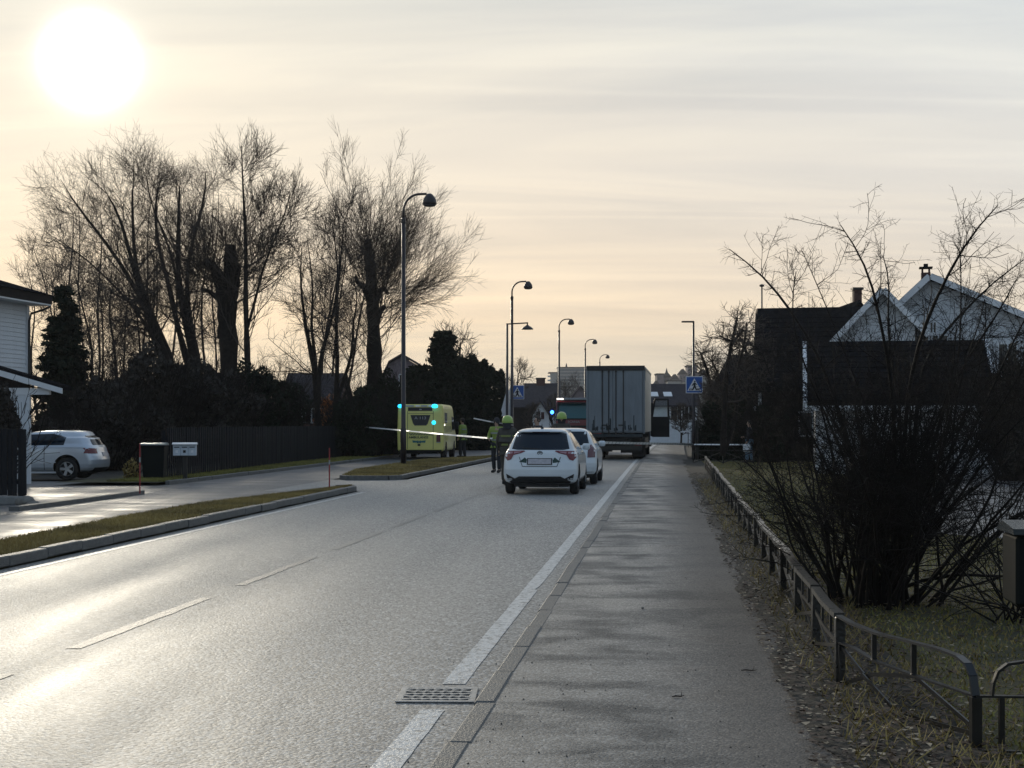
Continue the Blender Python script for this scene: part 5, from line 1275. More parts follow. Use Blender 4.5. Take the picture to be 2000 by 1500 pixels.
def wheel(par, x, y, r, w=.19, spokes=5, rim='alloy'):
    s = 1 if x > 0 else -1; wh = empty('wheel', (x, y, r), parent=par)
    bm = bmesh.new(); lathe(bm, [(r*.62, -w/2), (r*.92, -w/2), (r, -w/2+.03), (r, w/2-.03), (r*.92, w/2), (r*.62, w/2)], 32, axis='x', cap=False); build('tyre', bm, M['rubber'], wh, True)
    bm = bmesh.new(); lathe(bm, [(r*.64, -w*.45), (r*.64, w*.40), (r*.58, w*.42), (r*.56, w*.30*0)], 28, axis='x', cap=False)
    for v in bm.verts: v.co.x *= s
    bm2 = bm; 
    for k in range(spokes):
        a = 2*math.pi*k/spokes; c, sn = math.cos(a), math.sin(a); t = Vector((0, -sn, c))
        p0 = Vector((s*w*.36, c*r*.08, sn*r*.08)); p1 = Vector((s*w*.40, c*r*.60, sn*r*.60))
        vs = [bm2.verts.new(p+t*e*wd+Vector((s*dx, 0, 0))) for p, wd in ((p0, r*.10), (p1, r*.13)) for e, dx in ((-1, 0), (1, 0), (1, -.03), (-1, -.03))]
        for f in ((0, 1, 2, 3), (7, 6, 5, 4), (0, 4, 5, 1), (1, 5, 6, 2), (2, 6, 7, 3), (3, 7, 4, 0)): bm2.faces.new([vs[i] for i in f])
    lathe(bm2, [(r*.16, 0), (r*.16, .03), (r*.05, .04)], 14, o=(s*w*.34, 0, 0), axis='x')
    build('rim', bm2, M[rim], wh); bm = bmesh.new(); lathe(bm, [(r*.55, 0), (r*.55, .01)], 24, o=(s*w*.08, 0, 0), axis='x'); build('brake_disc', bm, M['black'], wh)
    return wh
def mirror_(shell, par, y, z, m, sgn):
    x = sgn*(shell.side(y, z)); bm = bmesh.new(); box(bm, min(x+sgn*.02, x+sgn*.20), max(x+sgn*.02, x+sgn*.20), y-.06, y+.06, z-.02, z+.13, bev=.03); build('wing_mirror', bm, M[m], par, True)
def rectp(a, b, c, d_): return [(a, c), (b, c), (b, d_), (a, d_)]
def car(name, label, x, y, rz, rows, L, wheels, wr, paint, group='cars stopped on the road', tail='boomerang', win=True):
    o = empty(name, (x, y, 0), rz, label, 'car', group); s = Shell(rows)
    s.body('body', paint, o, wheels, wr+.055)
    hw = s.at(.5)[2]
    for yy in wheels:
        for sx in (-1, 1): wheel(o, sx*(hw-.11), yy, wr)
    s.patch('undertray', [(-.62, .17), (.62, .17), (.62, .24), (-.62, .24)], 'rear', 'black', o, -.15, .3)
    return o, s
hatch = lambda L, w, H, k=1.0: [
 (.25, .16, L-.14, w-.12, .30, .5), (.29, .07, L-.06, w-.05, .32, .6), (.36, .02, L-.02, w-.015, .34, .7), (.46, .0, L, w, .34, .7), (.58, .0, L, w, .34, .75),
 (.70, .03, L-.04, w, .36, .8), (.80, .07, L-.12, w-.004, .36, .85), (.88, .09, L-.35, w-.012, .36, .8), (.94, .11, L-.75, w-.03, .36, .6), (.985, .14, L-1.05, w-.055, .36, .45),
 (1.04, .19, L-1.20, w-.085, .36, .35), (1.20, .28, L-1.50, w-.155, .34, .30), (1.33, .37, L-1.80, w-.215, .34, .30), (1.40, .42, L-2.0, w-.26, .34, .30),
 (H-.055, .46, L-2.15, w-.31, .36, .35), (H-.03, .52, L-2.3, w-.37, .38, .40), (H-.012, .66, L-2.5, w-.46, .40, .45), (H, .95, L-2.7, w-.60, .30, .3)]
# ---- near white hatchback
rows = hatch(3.95, .8475, 1.51)
o, s = car('white_hatchback', 'nearer white hatchback with dark rear window and angular red tail lights', (1053.5-1000)/FPX*32.2, 32.2, -math.atan(.118), rows, 3.95, (.72, 3.23), .31, 'paintw')
s.patch('rear_window', [(-.655, 1.035), (-.52, 1.015), (.52, 1.015), (.655, 1.035), (.565, 1.385), (.42, 1.405), (-.42, 1.405), (-.565, 1.385)], 'rear', 'carglass', o)
s.patch('spoiler', [(-.56, 1.425), (.56, 1.425), (.50, 1.462), (-.50, 1.462)], 'rear', 'paintw', o, .085, .12)
s.patch('stop_lamp', rectp(-.20, .20, 1.408, 1.422), 'rear', 'taild', o, .03, .04)
for sg in (-1, 1):
    tl = empty('tail_light', parent=o)
    s.patch('lens', [(sg*a, b) for a, b in [(.80, .99), (.36, 1.0), (.335, .985), (.42, .945), (.60, .90), (.66, .80), (.745, .77), (.81, .84)]], 'rear', 'tail', tl, .010)
    s.patch('clear_lens', [(sg*a, b) for a, b in [(.60, .975), (.42, .982), (.46, .955), (.59, .925)]], 'rear', 'tailw', tl, .014)
    s.patch('reversing_lens', [(sg*a, b) for a, b in [(.70, .97), (.63, .975), (.63, .93), (.69, .93)]], 'rear', 'tailw', tl, .014)
    s.patch('fog_vent', [(sg*a, b) for a, b in [(.77, .475), (.745, .345), (.56, .345), (.54, .36)]], 'rear', 'black', o, .006)
    s.patch('tail_vent', [(sg*a, b) for a, b in [(.34, .845), (.47, .745), (.30, .72), (.29, .80)]], 'rear', 'greenf', o, .004)
    s.patch('side_window', [(1.02, 1.02), (2.55, 1.0), (1.95, 1.37), (1.2, 1.40), (.86, 1.30)], 'side_r' if sg > 0 else 'side_l', 'carglass', o, .004)
    s.patch('rear_quarter_window', [(.72, 1.06), (.97, 1.03), (.82, 1.28)], 'side_r' if sg > 0 else 'side_l', 'carglass', o, .004)
    s.patch('door_handle', rectp(1.25, 1.42, .90, .93), 'side_r' if sg > 0 else 'side_l', 'paintw', o, .03, .03)
    mirror_(s, o, 2.55, 1.0, 'paintw', sg)
    s.patch('sill', rectp(1.1, 2.85, .22, .31), 'side_r' if sg > 0 else 'side_l', 'black', o, .01)
    s.patch('headlight', [(sg*.75, .78), (sg*.45, .72), (sg*.45, .62), (sg*.78, .66)], 'front', 'tailw', o, .01)
s.patch('plate_recess', [(-.46, .855), (.46, .855), (.385, .655), (.34, .64), (-.34, .64), (-.385, .655)], 'rear', 'paintw', o, .002)
for a, b in (((-.47, .86), (-.39, .645)), ((.47, .86), (.39, .645)), ((-.39, .645), (.39, .645))):
    dx, dz = b[0]-a[0], b[1]-a[1]; L = math.hypot(dx, dz); nx, nz = -dz/L*.006, dx/L*.006
    s.patch('hatch_seam', [(a[0]-nx, a[1]-nz), (b[0]-nx, b[1]-nz), (b[0]+nx, b[1]+nz), (a[0]+nx, a[1]+nz)], 'rear', 'black', o, .007)
pl = s.patch('number_plate', rectp(-.26, .26, .70, .815), 'rear', 'plate', o, .024); s.patch('plate_frame', rectp(-.285, .285, .685, .83), 'rear', 'black', o, .018)
bm = bmesh.new()
for k in range(24):
    a = 2*math.pi*k/24; a2 = 2*math.pi*(k+1)/24
    P4 = lambda r_, t, kx=1: (r_*kx*math.cos(t), -.0, r_*.72*math.sin(t))
    v = [bm.verts.new(P4(r_, t)) for r_, t in ((.062, a), (.062, a2), (.048, a2), (.048, a))]; bm.faces.new(v)
    v = [bm.verts.new((q[0], -.001, q[2]+.006)) for q in (P4(.030, a, .75), P4(.030, a2, .75), P4(.020, a2, .7), P4(.020, a, .7))]; bm.faces.new(v)
    v = [bm.verts.new((q[0], -.001, q[2]+.018)) for q in (P4(.036, a, 1.1), P4(.036, a2, 1.1), P4(.026, a2, 1.1), P4(.026, a, 1.1))]
    for w_ in v: w_.co.z = w_.co.z*.6+.008
    bm.faces.new(v)
r = bmesh.ops.extrude_face_region(bm, geom=bm.faces[:])
for g_ in r['geom']:
    if isinstance(g_, bmesh.types.BMVert): g_.co.y += .01
build('badge', bm, M['black'], o, loc=(0, s.rear(0, .945)-.014, .945))
s.patch('lower_bumper', [(-.70, .30), (-.47, .42), (.47, .42), (.70, .30), (.66, .255), (-.66, .255)][::-1], 'rear', 'black', o, .014, .03, .03)
bm = bmesh.new(); tube(bm, [(0, .66, 1.50), (0, .60, 1.60)], [.012, .006], 6); box(bm, -.03, .03, .60, .72, 1.497, 1.525, bev=.008); build('aerial', bm, M['black'], o)
bm = bmesh.new(); bar(bm, (.0, s.rear(0, 1.03)-.02, 1.03), (-.40, s.rear(.4, 1.06)-.02, 1.06), .012, .018); build('rear_wiper', bm, M['black'], o)
bx('exhaust_box', -.4, .4, .25, .6, .17, .24, M['black'], o); bx('rear_axle', -.6, .6, .68, .78, .22, .30, M['black'], o)
# ---- second white hatchback
rows = hatch(3.8, .84, 1.50)
o, s = car('white_hatchback', 'second white car ahead, with narrow upright dark tail lights', (1102-1000)/FPX*37.6, 37.6, -math.atan(.118), rows, 3.8, (.66, 3.05), .31, 'paintw')
s.patch('rear_window', [(-.64, 1.04), (.64, 1.04), (.55, 1.40), (-.55, 1.40)], 'rear', 'carglass', o)
s.patch('stop_lamp', rectp(-.15, .15, 1.415, 1.43), 'rear', 'taild', o, .03, .04)
for sg in (-1, 1):
    s.patch('tail_light', [(sg*a, b) for a, b in [(.80, .72), (.60, .72), (.62, 1.05), (.70, 1.06), (.80, .92)]], 'rear', 'taild', o, .012)
    fc = 'side_r' if sg > 0 else 'side_l'
    s.patch('side_window', [(1.0, 1.02), (2.45, 1.0), (1.85, 1.37), (1.15, 1.40), (.82, 1.30)], fc, 'carglass', o, .004)
    s.patch('door_handle', rectp(1.2, 1.37, .90, .93), fc, 'paintw', o, .03, .03); mirror_(s, o, 2.45, 1.0, 'paintw', sg)
    s.patch('sill', rectp(1.05, 2.7, .22, .30), fc, 'black', o, .01); s.patch('headlight', [(sg*.75, .78), (sg*.45, .72), (sg*.45, .62), (sg*.78, .66)], 'front', 'tailw', o, .01)
s.patch('number_plate', rectp(-.26, .26, .70, .81), 'rear', 'plate', o, .02); s.patch('lower_bumper', rectp(-.76, .76, .21, .34), 'rear', 'black', o, .004)
bm = bmesh.new(); tube(bm, [(-.25, .66, 1.48), (-.25, .60, 1.57)], [.012, .006], 6); build('aerial', bm, M['black'], o)
# ---- silver hatchback on the driveway, nose to the left
rows = [(z*1.0 if z < 1.3 else z-.09, a, b, c, d_, e_) for z, a, b, c, d_, e_ in hatch(4.2, .88, 1.51)]
rx, ry = W(211, 0, 40.6).x, 40.6
o, s = car('silver_hatchback', 'silver three-door hatchback parked behind the front fence, facing left', rx-.28, ry+.85, R(90+1), rows, 4.2, (.90, 3.46), .325, 'silver', 'parked cars')
fc = 'side_l'
for fc in ('side_l', 'side_r'):
    s.patch('side_window', [(1.0, 1.0), (2.75, .985), (2.2, 1.29), (1.35, 1.325), (.95, 1.22)], fc, 'carglass', o, .004)
    s.patch('door_seam', rectp(1.52, 1.535, .30, .98), fc, 'black', o, .004); s.patch('door_handle', rectp(1.68, 1.88, .80, .835), fc, 'silver', o, .03, .03)
    s.patch('sill', rectp(1.2, 2.95, .20, .25), fc, 'silver', o, .02); s.patch('rub_strip', rectp(1.2, 2.95, .50, .53), fc, 'silver', o, .014)
s.patch('rear_window', [(-.60, 1.0), (.60, 1.0), (.52, 1.27), (-.52, 1.27)], 'rear', 'carglass', o)
for sg in (-1, 1): s.patch('tail_light', [(sg*a, b) for a, b in [(.86, .76), (.58, .76), (.58, .90), (.87, .92)]], 'rear', 'tail', o, .012)
s.patch('tail_light', [(.12, .77), (.42, .77), (.36, .90), (.14, .91)], 'side_l', 'tail', o, .006)
s.patch('number_plate', rectp(-.26, .26, .68, .79), 'rear', 'plate', o, .02); s.patch('lower_bumper', rectp(-.74, .74, .22, .36), 'rear', 'black', o, .004)
mirror_(s, o, 2.75, .98, 'silver', -1)

# ---- ambulance
ax, ay = W(821, 0, 64).x, 64.0
a = empty('ambulance', (ax, ay, 0), -math.atan(.06), 'yellow ambulance van with lit blue lamps parked on the side path', 'ambulance')
rows = [(.38, .04, 5.9, .98, .12, .6), (.45, 0, 6.0, 1.03, .12, .6), (1.1, .0, 6.0, 1.05, .12, .8), (1.25, .0, 5.6, 1.05, .12, .7), (1.5, .02, 5.2, 1.04, .12, .5), (2.1, .04, 4.7, 1.03, .12, .4), (2.3, .05, 4.5, 1.02, .12, .4), (2.42, .06, 4.3, 1.0, .14, .4), (2.48, .12, 4.1, .94, .2, .4)]
s = Shell(rows, 3.6); s.body('body', 'yellow', a, (1.15, 4.8), .42, .26)
for yy in (1.15, 4.8):
    for sx in (-1, 1): wheel(a, sx*.92, yy, .36, .23, 6, 'steel')
s.patch('door_seam', rectp(.565, .585, .42, 2.18), 'rear', 'black', a, .004); s.patch('door_seam', rectp(-.585, -.565, .42, 2.18), 'rear', 'black', a, .004); s.patch('door_seam', rectp(-.585, .585, 2.06, 2.075), 'rear', 'black', a, .004)
s.patch('rear_window', [(-.45, 2.0), (.45, 2.0), (.33, 1.62), (.26, 1.53), (-.26, 1.53), (-.33, 1.62)], 'rear', 'carglass', a, .008)
s.patch('roof_panel', rectp(-.56, .53, 2.18, 2.34), 'rear', 'black', a, .008)
s.patch('camera', rectp(-.05, .05, 2.22, 2.27), 'rear', 'binlid', a, .03)
for q0, q1, mm in ((-.70, -.30, 'binlid'), (-.22, -.02, 'white'), (.03, .30, 'binlid'), (.36, .56, 'white')): s.patch('marker_bar', rectp(q0, q1, 2.37, 2.44), 'rear', mm, a, .02)
for x_, z_, rr in ((-.90, 2.40, .115), (.64, 2.40, .125)):
    l = empty('beacon', (x_, s.rear(x_, z_)-.03, z_), parent=a); bm = bmesh.new(); lathe(bm, [(.02, -rr*.7), (rr, -rr*.5), (rr*1.1, 0), (rr*.8, rr*.55), (.02, rr*.7)], 16); build('lamp', bm, M['cyan'], l, True)
l = empty('beacon', (.60, s.rear(.6, 1.66)-.02, 1.66), parent=a); bm = bmesh.new(); lathe(bm, [(.02, -.03), (.09, 0), (.07, .03)], 16, axis='y'); build('lamp', bm, M['cyan'], l, True)
for sg in (-1, 1):
    t_ = empty('tail_light', parent=a); s.patch('lens', rectp(min(sg*.72, sg*.90), max(sg*.72, sg*.90), .80, 1.22), 'rear', 'taild', t_, .012); s.patch('reversing_lens', rectp(min(sg*.72, sg*.90), max(sg*.72, sg*.90), .76, .79), 'rear', 'binlid', t_, .012)
    fc = 'side_r' if sg > 0 else 'side_l'
    s.patch('side_window', rectp(.5, 1.6, 1.65, 2.1), fc, 'carglass', a, .006); s.patch('cab_window', [(3.6, 1.3), (4.9, 1.3), (4.5, 1.9), (3.6, 1.95)], fc, 'carglass', a, .006)
    for k in range(12): s.patch('checker', rectp(.15+k*.28, .15+k*.28+.14, 1.22 if k % 2 else 1.36, 1.36 if k % 2 else 1.5), fc, 'greenf', a, .005, step=.3)
    s.patch('side_lamp', rectp(.35, .45, 1.52, 1.60), fc, 'lampw', a, .02)
    bm = bmesh.new(); x = sg*1.06; box(bm, min(x, x+sg*.2), max(x, x+sg*.2), 4.6, 4.75, 1.35, 1.7, bev=.03); build('wing_mirror', bm, M['black'], a)
k = 0
for r_ in range(2):
    for k in range(15):
        x = -.52+k*.072+(.036 if r_ else 0)
        s.patch('checker', [(x, 1.20-r_*.055), (x+.040, 1.20-r_*.055), (x+.062, 1.145-r_*.055), (x+.022, 1.145-r_*.055)], 'rear', 'greenf', a, .006, step=.3)
textmesh('lettering', 'AMBULANSE', .15, M['greenf'], a, (-.08, -.014, 1.0), (R(90), 0, 0), .003, 1.05)
textmesh('window_lettering', 'A 113', .17, M['binlid'], a, (0, s.rear(0, 1.85)-.02, 1.86), (R(90), 0, 0), .003, 1.3)
bm = bmesh.new()
for k in range(3):
    t = k*math.pi/3; c, n_ = math.cos(t), math.sin(t)
    bar(bm, (-.10*n_, -.004*k, -.10*c), (.10*n_, -.004*k, .10*c), .006, .045)
build('star_emblem', bm, M['bluef'], a, loc=(-.06, -.012, .80))
for sg in (-1, 1): s.patch('emblem_wing', [(-.06+sg*.05, .84), (-.06+sg*.30, .87), (-.06+sg*.28, .76), (-.06+sg*.05, .77)], 'rear', 'bluef', a, .006)
s.patch('door_handle', rectp(-.12, 0, .62, .70), 'rear', 'black', a, .02)
s.patch('step_bumper', rectp(-.95, .95, .36, .44), 'rear', 'black', a, .05, .1)
bx('rear_axle', -.85, .85, 1.1, 1.2, .25, .36, M['black'], a); bx('underbody', -.7, .7, .6, 5.2, .30, .42, M['black'], a)

# ---- box truck
tx, ty = 4.62, 64.0
t = empty('box_truck', (tx, ty, 0), -math.atan(.128), 'tall dirty grey box truck seen from behind with its right cab door open', 'truck')
bx('box_body', -1.28, 1.28, .06, 8.8, 1.20, 4.10, M['boxw'], t, bev=.02)
bx('roof_edge', -1.30, 1.30, -.02, .10, 3.99, 4.20, M['black'], t); bx('roof', -1.29, 1.29, .11, 8.8, 4.101, 4.16, M['boxdirt'], t)
xs = [-1.24, -.60, -.30, -.12, .02, .35, 1.22]
for x0_, x1_ in zip(xs, xs[1:]):
    bx('door_panel', x0_+.018, x1_-.018, .02, .055, 1.26, 4.02, M['boxw'], t, bev=.008)
for x in (-.58, -.30, .02, .35):
    bm = bmesh.new(); tube(bm, [(x, -.01, 1.2), (x, -.01, 4.0)], .018, 8); build('locking_bar', bm, M['steel'], t)
    bx('bar_foot', x-.04, x+.04, -.03, .02, 1.14, 1.24, M['steel'], t); bx('bar_head', x-.04, x+.04, -.03, .02, 3.90, 3.98, M['steel'], t)
for x in (-.48, .25): bx('lock_handle', x-.12, x+.12, -.05, -.02, 1.52, 1.57, M['black'], t)
for i in range(44):     # caked dirt on the lower doors
    x = random.choice((-.58, -.30, .02, .35, -1.0, .8, -.9, .65))+random.uniform(-.10, .10); z0 = 1.28+random.uniform(0, .1); hh = random.uniform(.04, .16)*random.choice((1, 1, 2, 4)); wd_ = random.uniform(.012, .035)
    bx('dirt_patch', x-wd_, x+wd_, .012, .019, z0, z0+hh, M['boxdirt'], t, bev=.003)
for sx in (-1, 1): bx('corner_post', sx*1.27-.035, sx*1.27+.035, -.005, .12, 1.16, 4.03, M['boxw'], t)
for i in range(11): bx('side_panel', 1.285, 1.31, .18+i*.78, .18+i*.78+.74, 1.24, 3.55 if i == 0 else 4.06, M['boxside'], t)
bx('side_header', 1.285, 1.33, .15, 8.7, 4.062, 4.14, M['boxside'], t)
bx('tail_lift', -1.2, 1.2, .0, .10, 1.02, 1.15, M['boxdirt'], t); bx('chassis', -.45, .45, .3, 10.5, .72, 1.14, M['black'], t); bx('cross_member', -1.2, 1.2, .3, .5, .95, 1.12, M['black'], t)
bx('rear_bumper', -1.15, 1.15, .12, .24, .42, .62, M['steel'], t); bx('dark_fill_left', -1.1, -.2, .6, 1.2, .35, .92, M['black'], t); bx('dark_fill_right', .2, 1.1, .6, 1.2, .30, .92, M['black'], t); bx('dark_fill_side', 1.12, 1.18, 4.3, 8.8, .45, .95, M['black'], t); bx('dark_fill_side', -1.18, -1.12, 4.3, 8.8, .45, .95, M['black'], t); bx('dark_fill_mid', -1.0, 1.0, 5.0, 6.6, .35, .9, M['black'], t)  # black boxes and side boards added to darken the space beneath the truck
for sx in (-1, 1):
    bx('bumper_arm', sx*.6-.05, sx*.6+.05, .16, .36, .60, .95, M['black'], t); bx('tail_light', sx*1.0-.16, sx*1.0+.16, .10, .125, .62, .74, M['taild'], t)
    bx('mud_flap', min(sx*.68, sx*1.22), max(sx*.68, sx*1.22), 1.28, 1.30, .12, .80, M['black'], t)
    for yy, ww in ((2.2, .52), (6.0 if False else 3.5, .52), (9.6, .30)):
        wh = empty('wheel', (sx*(1.2-ww/2), yy, .50), parent=t); bm = bmesh.new(); lathe(bm, [(.30, -ww/2), (.47, -ww/2), (.5, -ww/2+.04), (.5, ww/2-.04), (.47, ww/2), (.30, ww/2)], 28, axis='x', cap=False); build('tyre', bm, M['rubber'], wh, True)
        bm = bmesh.new(); lathe(bm, [(.295, -.08), (.295, .06)], 20, axis='x'); build('rim', bm, M['steel'], wh)
for i in range(9):
    x = -.35+i*.09+random.uniform(-.02, .02); bm = bmesh.new(); bmesh.ops.create_icosphere(bm, subdivisions=2, radius=.16)
    for v in bm.verts: v.co.z *= .35
    build('snow_lump', bm, M['boxdirt'], t, True, loc=(x, .5+random.uniform(-.2, .3), 4.17))
# cab
bm = bmesh.new(); prism(bm, [(9.05, .75), (11.3, .75), (11.35, 1.7), (11.05, 3.1), (9.05, 3.2)], 'x', -1.22, 1.20); build('cab', bm, M['darkcloth'], t)
dr = empty('cab_door', (1.22, 10.95, 0), R(6), parent=t)
bm = bmesh.new()
prism(bm, [(.0, .98), (.12, .92), (.98, .92), (.98, 1.98), (.0, 1.98)], 'y', -.04, .04)
for poly in ([(0, 1.981), (.13, 1.981), (.27, 2.83), (.17, 2.83)], [(.885, 1.981), (.98, 1.981), (.95, 2.83), (.86, 2.83)], [(.17, 2.831), (.95, 2.831), (.92, 2.92), (.22, 2.92)]): prism(bm, poly, 'y', -.04, .04)
build('door_leaf', bm, M['black'], dr)
bm = bmesh.new(); prism(bm, [(.13, 1.99), (.88, 1.99), (.86, 2.82), (.27, 2.82)], 'y', -.004, .004)
gw = mat('clear_door_glass', (.9, .95, .93), .03); gw.node_tree.nodes['Principled BSDF'].inputs['Transmission Weight'].default_value = .92; gw.node_tree.nodes['Principled BSDF'].inputs['IOR'].default_value = 1.05
build('pane', bm, gw, dr); bx('door_handle', .75, .9, -.09, -.041, 1.5, 1.56, M['steel'], dr); bx('mirror', .02, .14, .06, .12, 2.15, 2.7, M['black'], dr)
bx('cab_step', .95, 1.28, 10.2, 10.8, .45, .55, M['steel'], t)

# ---- fire engine facing the camera
fx, fy = W(1085, 0, 76).x+1.27, 76.0
f = empty('fire_engine', (fx, fy, 0), -math.atan(.10), 'red fire engine facing the camera, half hidden behind the truck box', 'fire engine')
pr('cab', [(.0, .55), (.0, 1.86), (.22, 2.76), (.5, 2.88), (2.6, 2.88), (2.6, .55)], 'x', -1.25, 1.25, M['redp'], f)
bx('body', -1.25, 1.25, 2.7, 7.6, .6, 3.0, M['redp'], f)
bm = bmesh.new(); vs = [bm.verts.new(p) for p in ((-1.16, -.00, 1.90), (1.16, -.00, 1.90), (1.10, .19, 2.72), (-1.10, .19, 2.72))]; bm.faces.new(vs); r = bmesh.ops.extrude_face_region(bm, geom=bm.faces[:])
for g_ in r['geom']:
    if isinstance(g_, bmesh.types.BMVert): g_.co.y += .03
build('windscreen', bm, M['teal'], f)
bm = bmesh.new(); bar(bm, (-1.2, -.01, 1.77), (-1.13, .20, 2.72), .10, .08); bar(bm, (1.2, -.01, 1.77), (1.13, .20, 2.72), .10, .08); build('windscreen_pillar', bm, M['black'], f)
bx('scuttle', -1.24, 1.24, -.03, -.005, 1.83, 1.90, M['black'], f); bx('sun_visor', -1.18, 1.18, -.08, .18, 2.68, 2.76, M['black'], f)
bx('light_bar', -1.22, 1.22, .3, .6, 2.87, 2.99, M['binlid'], f, bev=.02)
for x in (-1.15, -.95, .95, 1.15): bx('top_lamp', x-.07, x+.07, .26, .299, 2.89, 2.97, M['lampw'], f)
bx('badge_panel', -1.15, 1.15, -.035, -.005, 1.62, 1.80, M['redp'], f)
textmesh('lettering', 'SCANIA', .155, M['binlid'], f, (-.30, -.045, 1.71), (R(90), 0, 0), .004, 1.15)
for k in range(4): bx('grille_slat', -.95, .95, -.03, -.002, .94+k*.16, 1.04+k*.16, M['black'], f)
bx('bumper', -1.27, 1.27, -.12, .3, .38, .80, M['white'], f, bev=.04)
for sx in (-1, 1):
    bx('headlight', sx*1.0-.16, sx*1.0+.16, -.14, -.121, .50, .66, M['tailw'], f)
    bm = bmesh.new(); bar(bm, (sx*1.25, .25, 2.55), (sx*1.47, .05, 2.45), .04, .04); build('mirror_arm', bm, M['black'], f)
    bx('wing_mirror', sx*1.47-.10, sx*1.47+.10, -.02, .08, 1.95, 2.45, M['black'], f, bev=.02)
    l = empty('beacon', (sx*1.45, -.05, 2.22), parent=f); bm = bmesh.new(); lathe(bm, [(.02, -.1), (.08, -.06), (.09, 0), (.08, .06), (.02, .1)], 14); build('lamp', bm, M['blue'], l, True)
    for yy in (1.2, 5.6):
        wh = empty('wheel', (sx*1.08, yy, .5), parent=f); bm = bmesh.new(); lathe(bm, [(.3, -.15), (.5, -.13), (.5, .13), (.3, .15)], 24, axis='x'); build('tyre', bm, M['rubber'], wh, True)

# ================================================================ PEOPLE
def skinmesh(name, V, E, rad, m, par, sub=1, root=0):
    me = bpy.data.meshes.new(name); me.from_pydata([tuple(v) for v in V], E, []); o = bpy.data.objects.new(name, me); C.objects.link(o)
    md = o.modifiers.new('s', 'SKIN'); md.use_smooth_shade = True; sv = me.skin_vertices[0].data
    for i, r in enumerate(rad): sv[i].radius = r if hasattr(r, '__len__') else (r, r); sv[i].use_root = (i == root)
    ms_ = o.modifiers.new('u', 'SUBSURF'); ms_.levels = sub; ms_.render_levels = sub
    dg = bpy.context.evaluated_depsgraph_get(); dg.update(); nm = bpy.data.meshes.new_from_object(o.evaluated_get(dg)); nm.materials.clear()
    bpy.data.objects.remove(o); 
    return link(name, nm, M[m] if isinstance(m, str) else m, par)
def person(label, x, y, face, H, jacket, trousers, head='hair', arms='down', stride=.0, bulk=1.0, vest=False, group='people at the cordon', hold=None, helmetm='helmet', zoff=0):
    """local +y is forward; feet at z=0"""
    o = empty('person', (x, y, zoff), face, label, 'person', group); k = H/1.75; o.scale = (k, k, k)
    s_ = stride
    J = dict(pel=(0, 0, .95), spi=(0, -.01, 1.12), che=(0, 0, 1.32), nec=(0, .0, 1.475), hd0=(0, .02, 1.56), hd1=(0, .025, 1.65), hd2=(0, .02, 1.715),
             hl=(-.095, 0, .90), kl=(-.105, .03+s_*.5, .50), al=(-.105, -.01+s_, .09), tl=(-.115, .15+s_, .035), hr=(.095, 0, .90), kr=(.105, .03-s_*.4, .50), ar=(.105, -.01-s_, .09), tr=(.115, .15-s_, .035),
             sl=(-.185, 0, 1.40), sr=(.185, 0, 1.40))
    A = {'down': ((.245, -.03, 1.13), (.25, .06, .88)), 'front': ((.26, .02, 1.14), (.16, .26, 1.08)), 'raised': ((.30, .08, 1.22), (.22, .22, 1.42)), 'hips': ((.36, -.06, 1.16), (.20, .02, .98))}
    ar = A[arms] if isinstance(arms, str) else None; aR, aL = (A[arms], A[arms]) if ar else (A[arms[0]], A[arms[1]])
    J['el'] = (-aL[0][0], aL[0][1], aL[0][2]); J['wl'] = (-aL[1][0], aL[1][1], aL[1][2]); J['er'] = aR[0]; J['wr'] = aR[1]
    for s, sg in (('l', -1), ('r', 1)):
        w_ = Vector(J['w'+s]); e_ = Vector(J['e'+s]); J['p'+s] = tuple(w_+(w_-e_).normalized()*.075)
    names = list(J); idx = {n_: i for i, n_ in enumerate(names)}
    E = [('pel', 'spi'), ('spi', 'che'), ('che', 'nec'), ('nec', 'hd0'), ('hd0', 'hd1'), ('hd1', 'hd2'), ('pel', 'hl'), ('hl', 'kl'), ('kl', 'al'), ('al', 'tl'), ('pel', 'hr'), ('hr', 'kr'), ('kr', 'ar'), ('ar', 'tr'),
         ('che', 'sl'), ('sl', 'el'), ('el', 'wl'), ('wl', 'pl'), ('che', 'sr'), ('sr', 'er'), ('er', 'wr'), ('wr', 'pr')]
    rad = dict(pel=(.14, .10), spi=(.13, .10), che=(.155, .11), nec=.055, hd0=(.062, .075), hd1=(.075, .092), hd2=(.05, .06), hl=.085, kl=.055, al=.04, tl=(.04, .028), hr=.085, kr=.055, ar=.04, tr=(.04, .028), sl=.062, sr=.062, el=.042, er=.042, wl=.028, wr=.028, pl=(.036, .018), pr=(.036, .018))
    b = skinmesh('body', [J[n_] for n_ in names], [(idx[p], idx[q]) for p, q in E], [rad[n_] for n_ in names], 'skin', o)
    bm = bmesh.new()
    for s, sg in (('l', -1), ('r', 1)):   # five fingers, slightly curled
        w_ = Vector(J['w'+s]); p_ = Vector(J['p'+s]); dr_ = (p_-w_).normalized(); sd = dr_.cross(Vector((sg, 0, .001))).normalized(); nm_ = dr_.cross(sd)
        for q, L in enumerate((.062, .072, .066, .05)):
            st = p_+sd*(.027-.018*q); c1 = st+dr_*L*.5+nm_*.006*sg; c2 = st+dr_*L*.9+nm_*.020*sg
            tube(bm, [st-dr_*.02, c1, c2], [.009, .0085, .006], 6)
        st = w_+dr_*.02+sd*.022; tube(bm, [st, st+dr_*.035+sd*.022, st+dr_*.062+sd*.022], [.011, .010, .007], 6)
    tube(bm, [(0, .10, 1.615), (0, .128, 1.598)], [.010, .013], 6)      # nose
    for sg in (-1, 1): tube(bm, [(sg*.082, .01, 1.655), (sg*.090, .0, 1.625), (sg*.080, .01, 1.60)], [.010, .014, .008], 6)
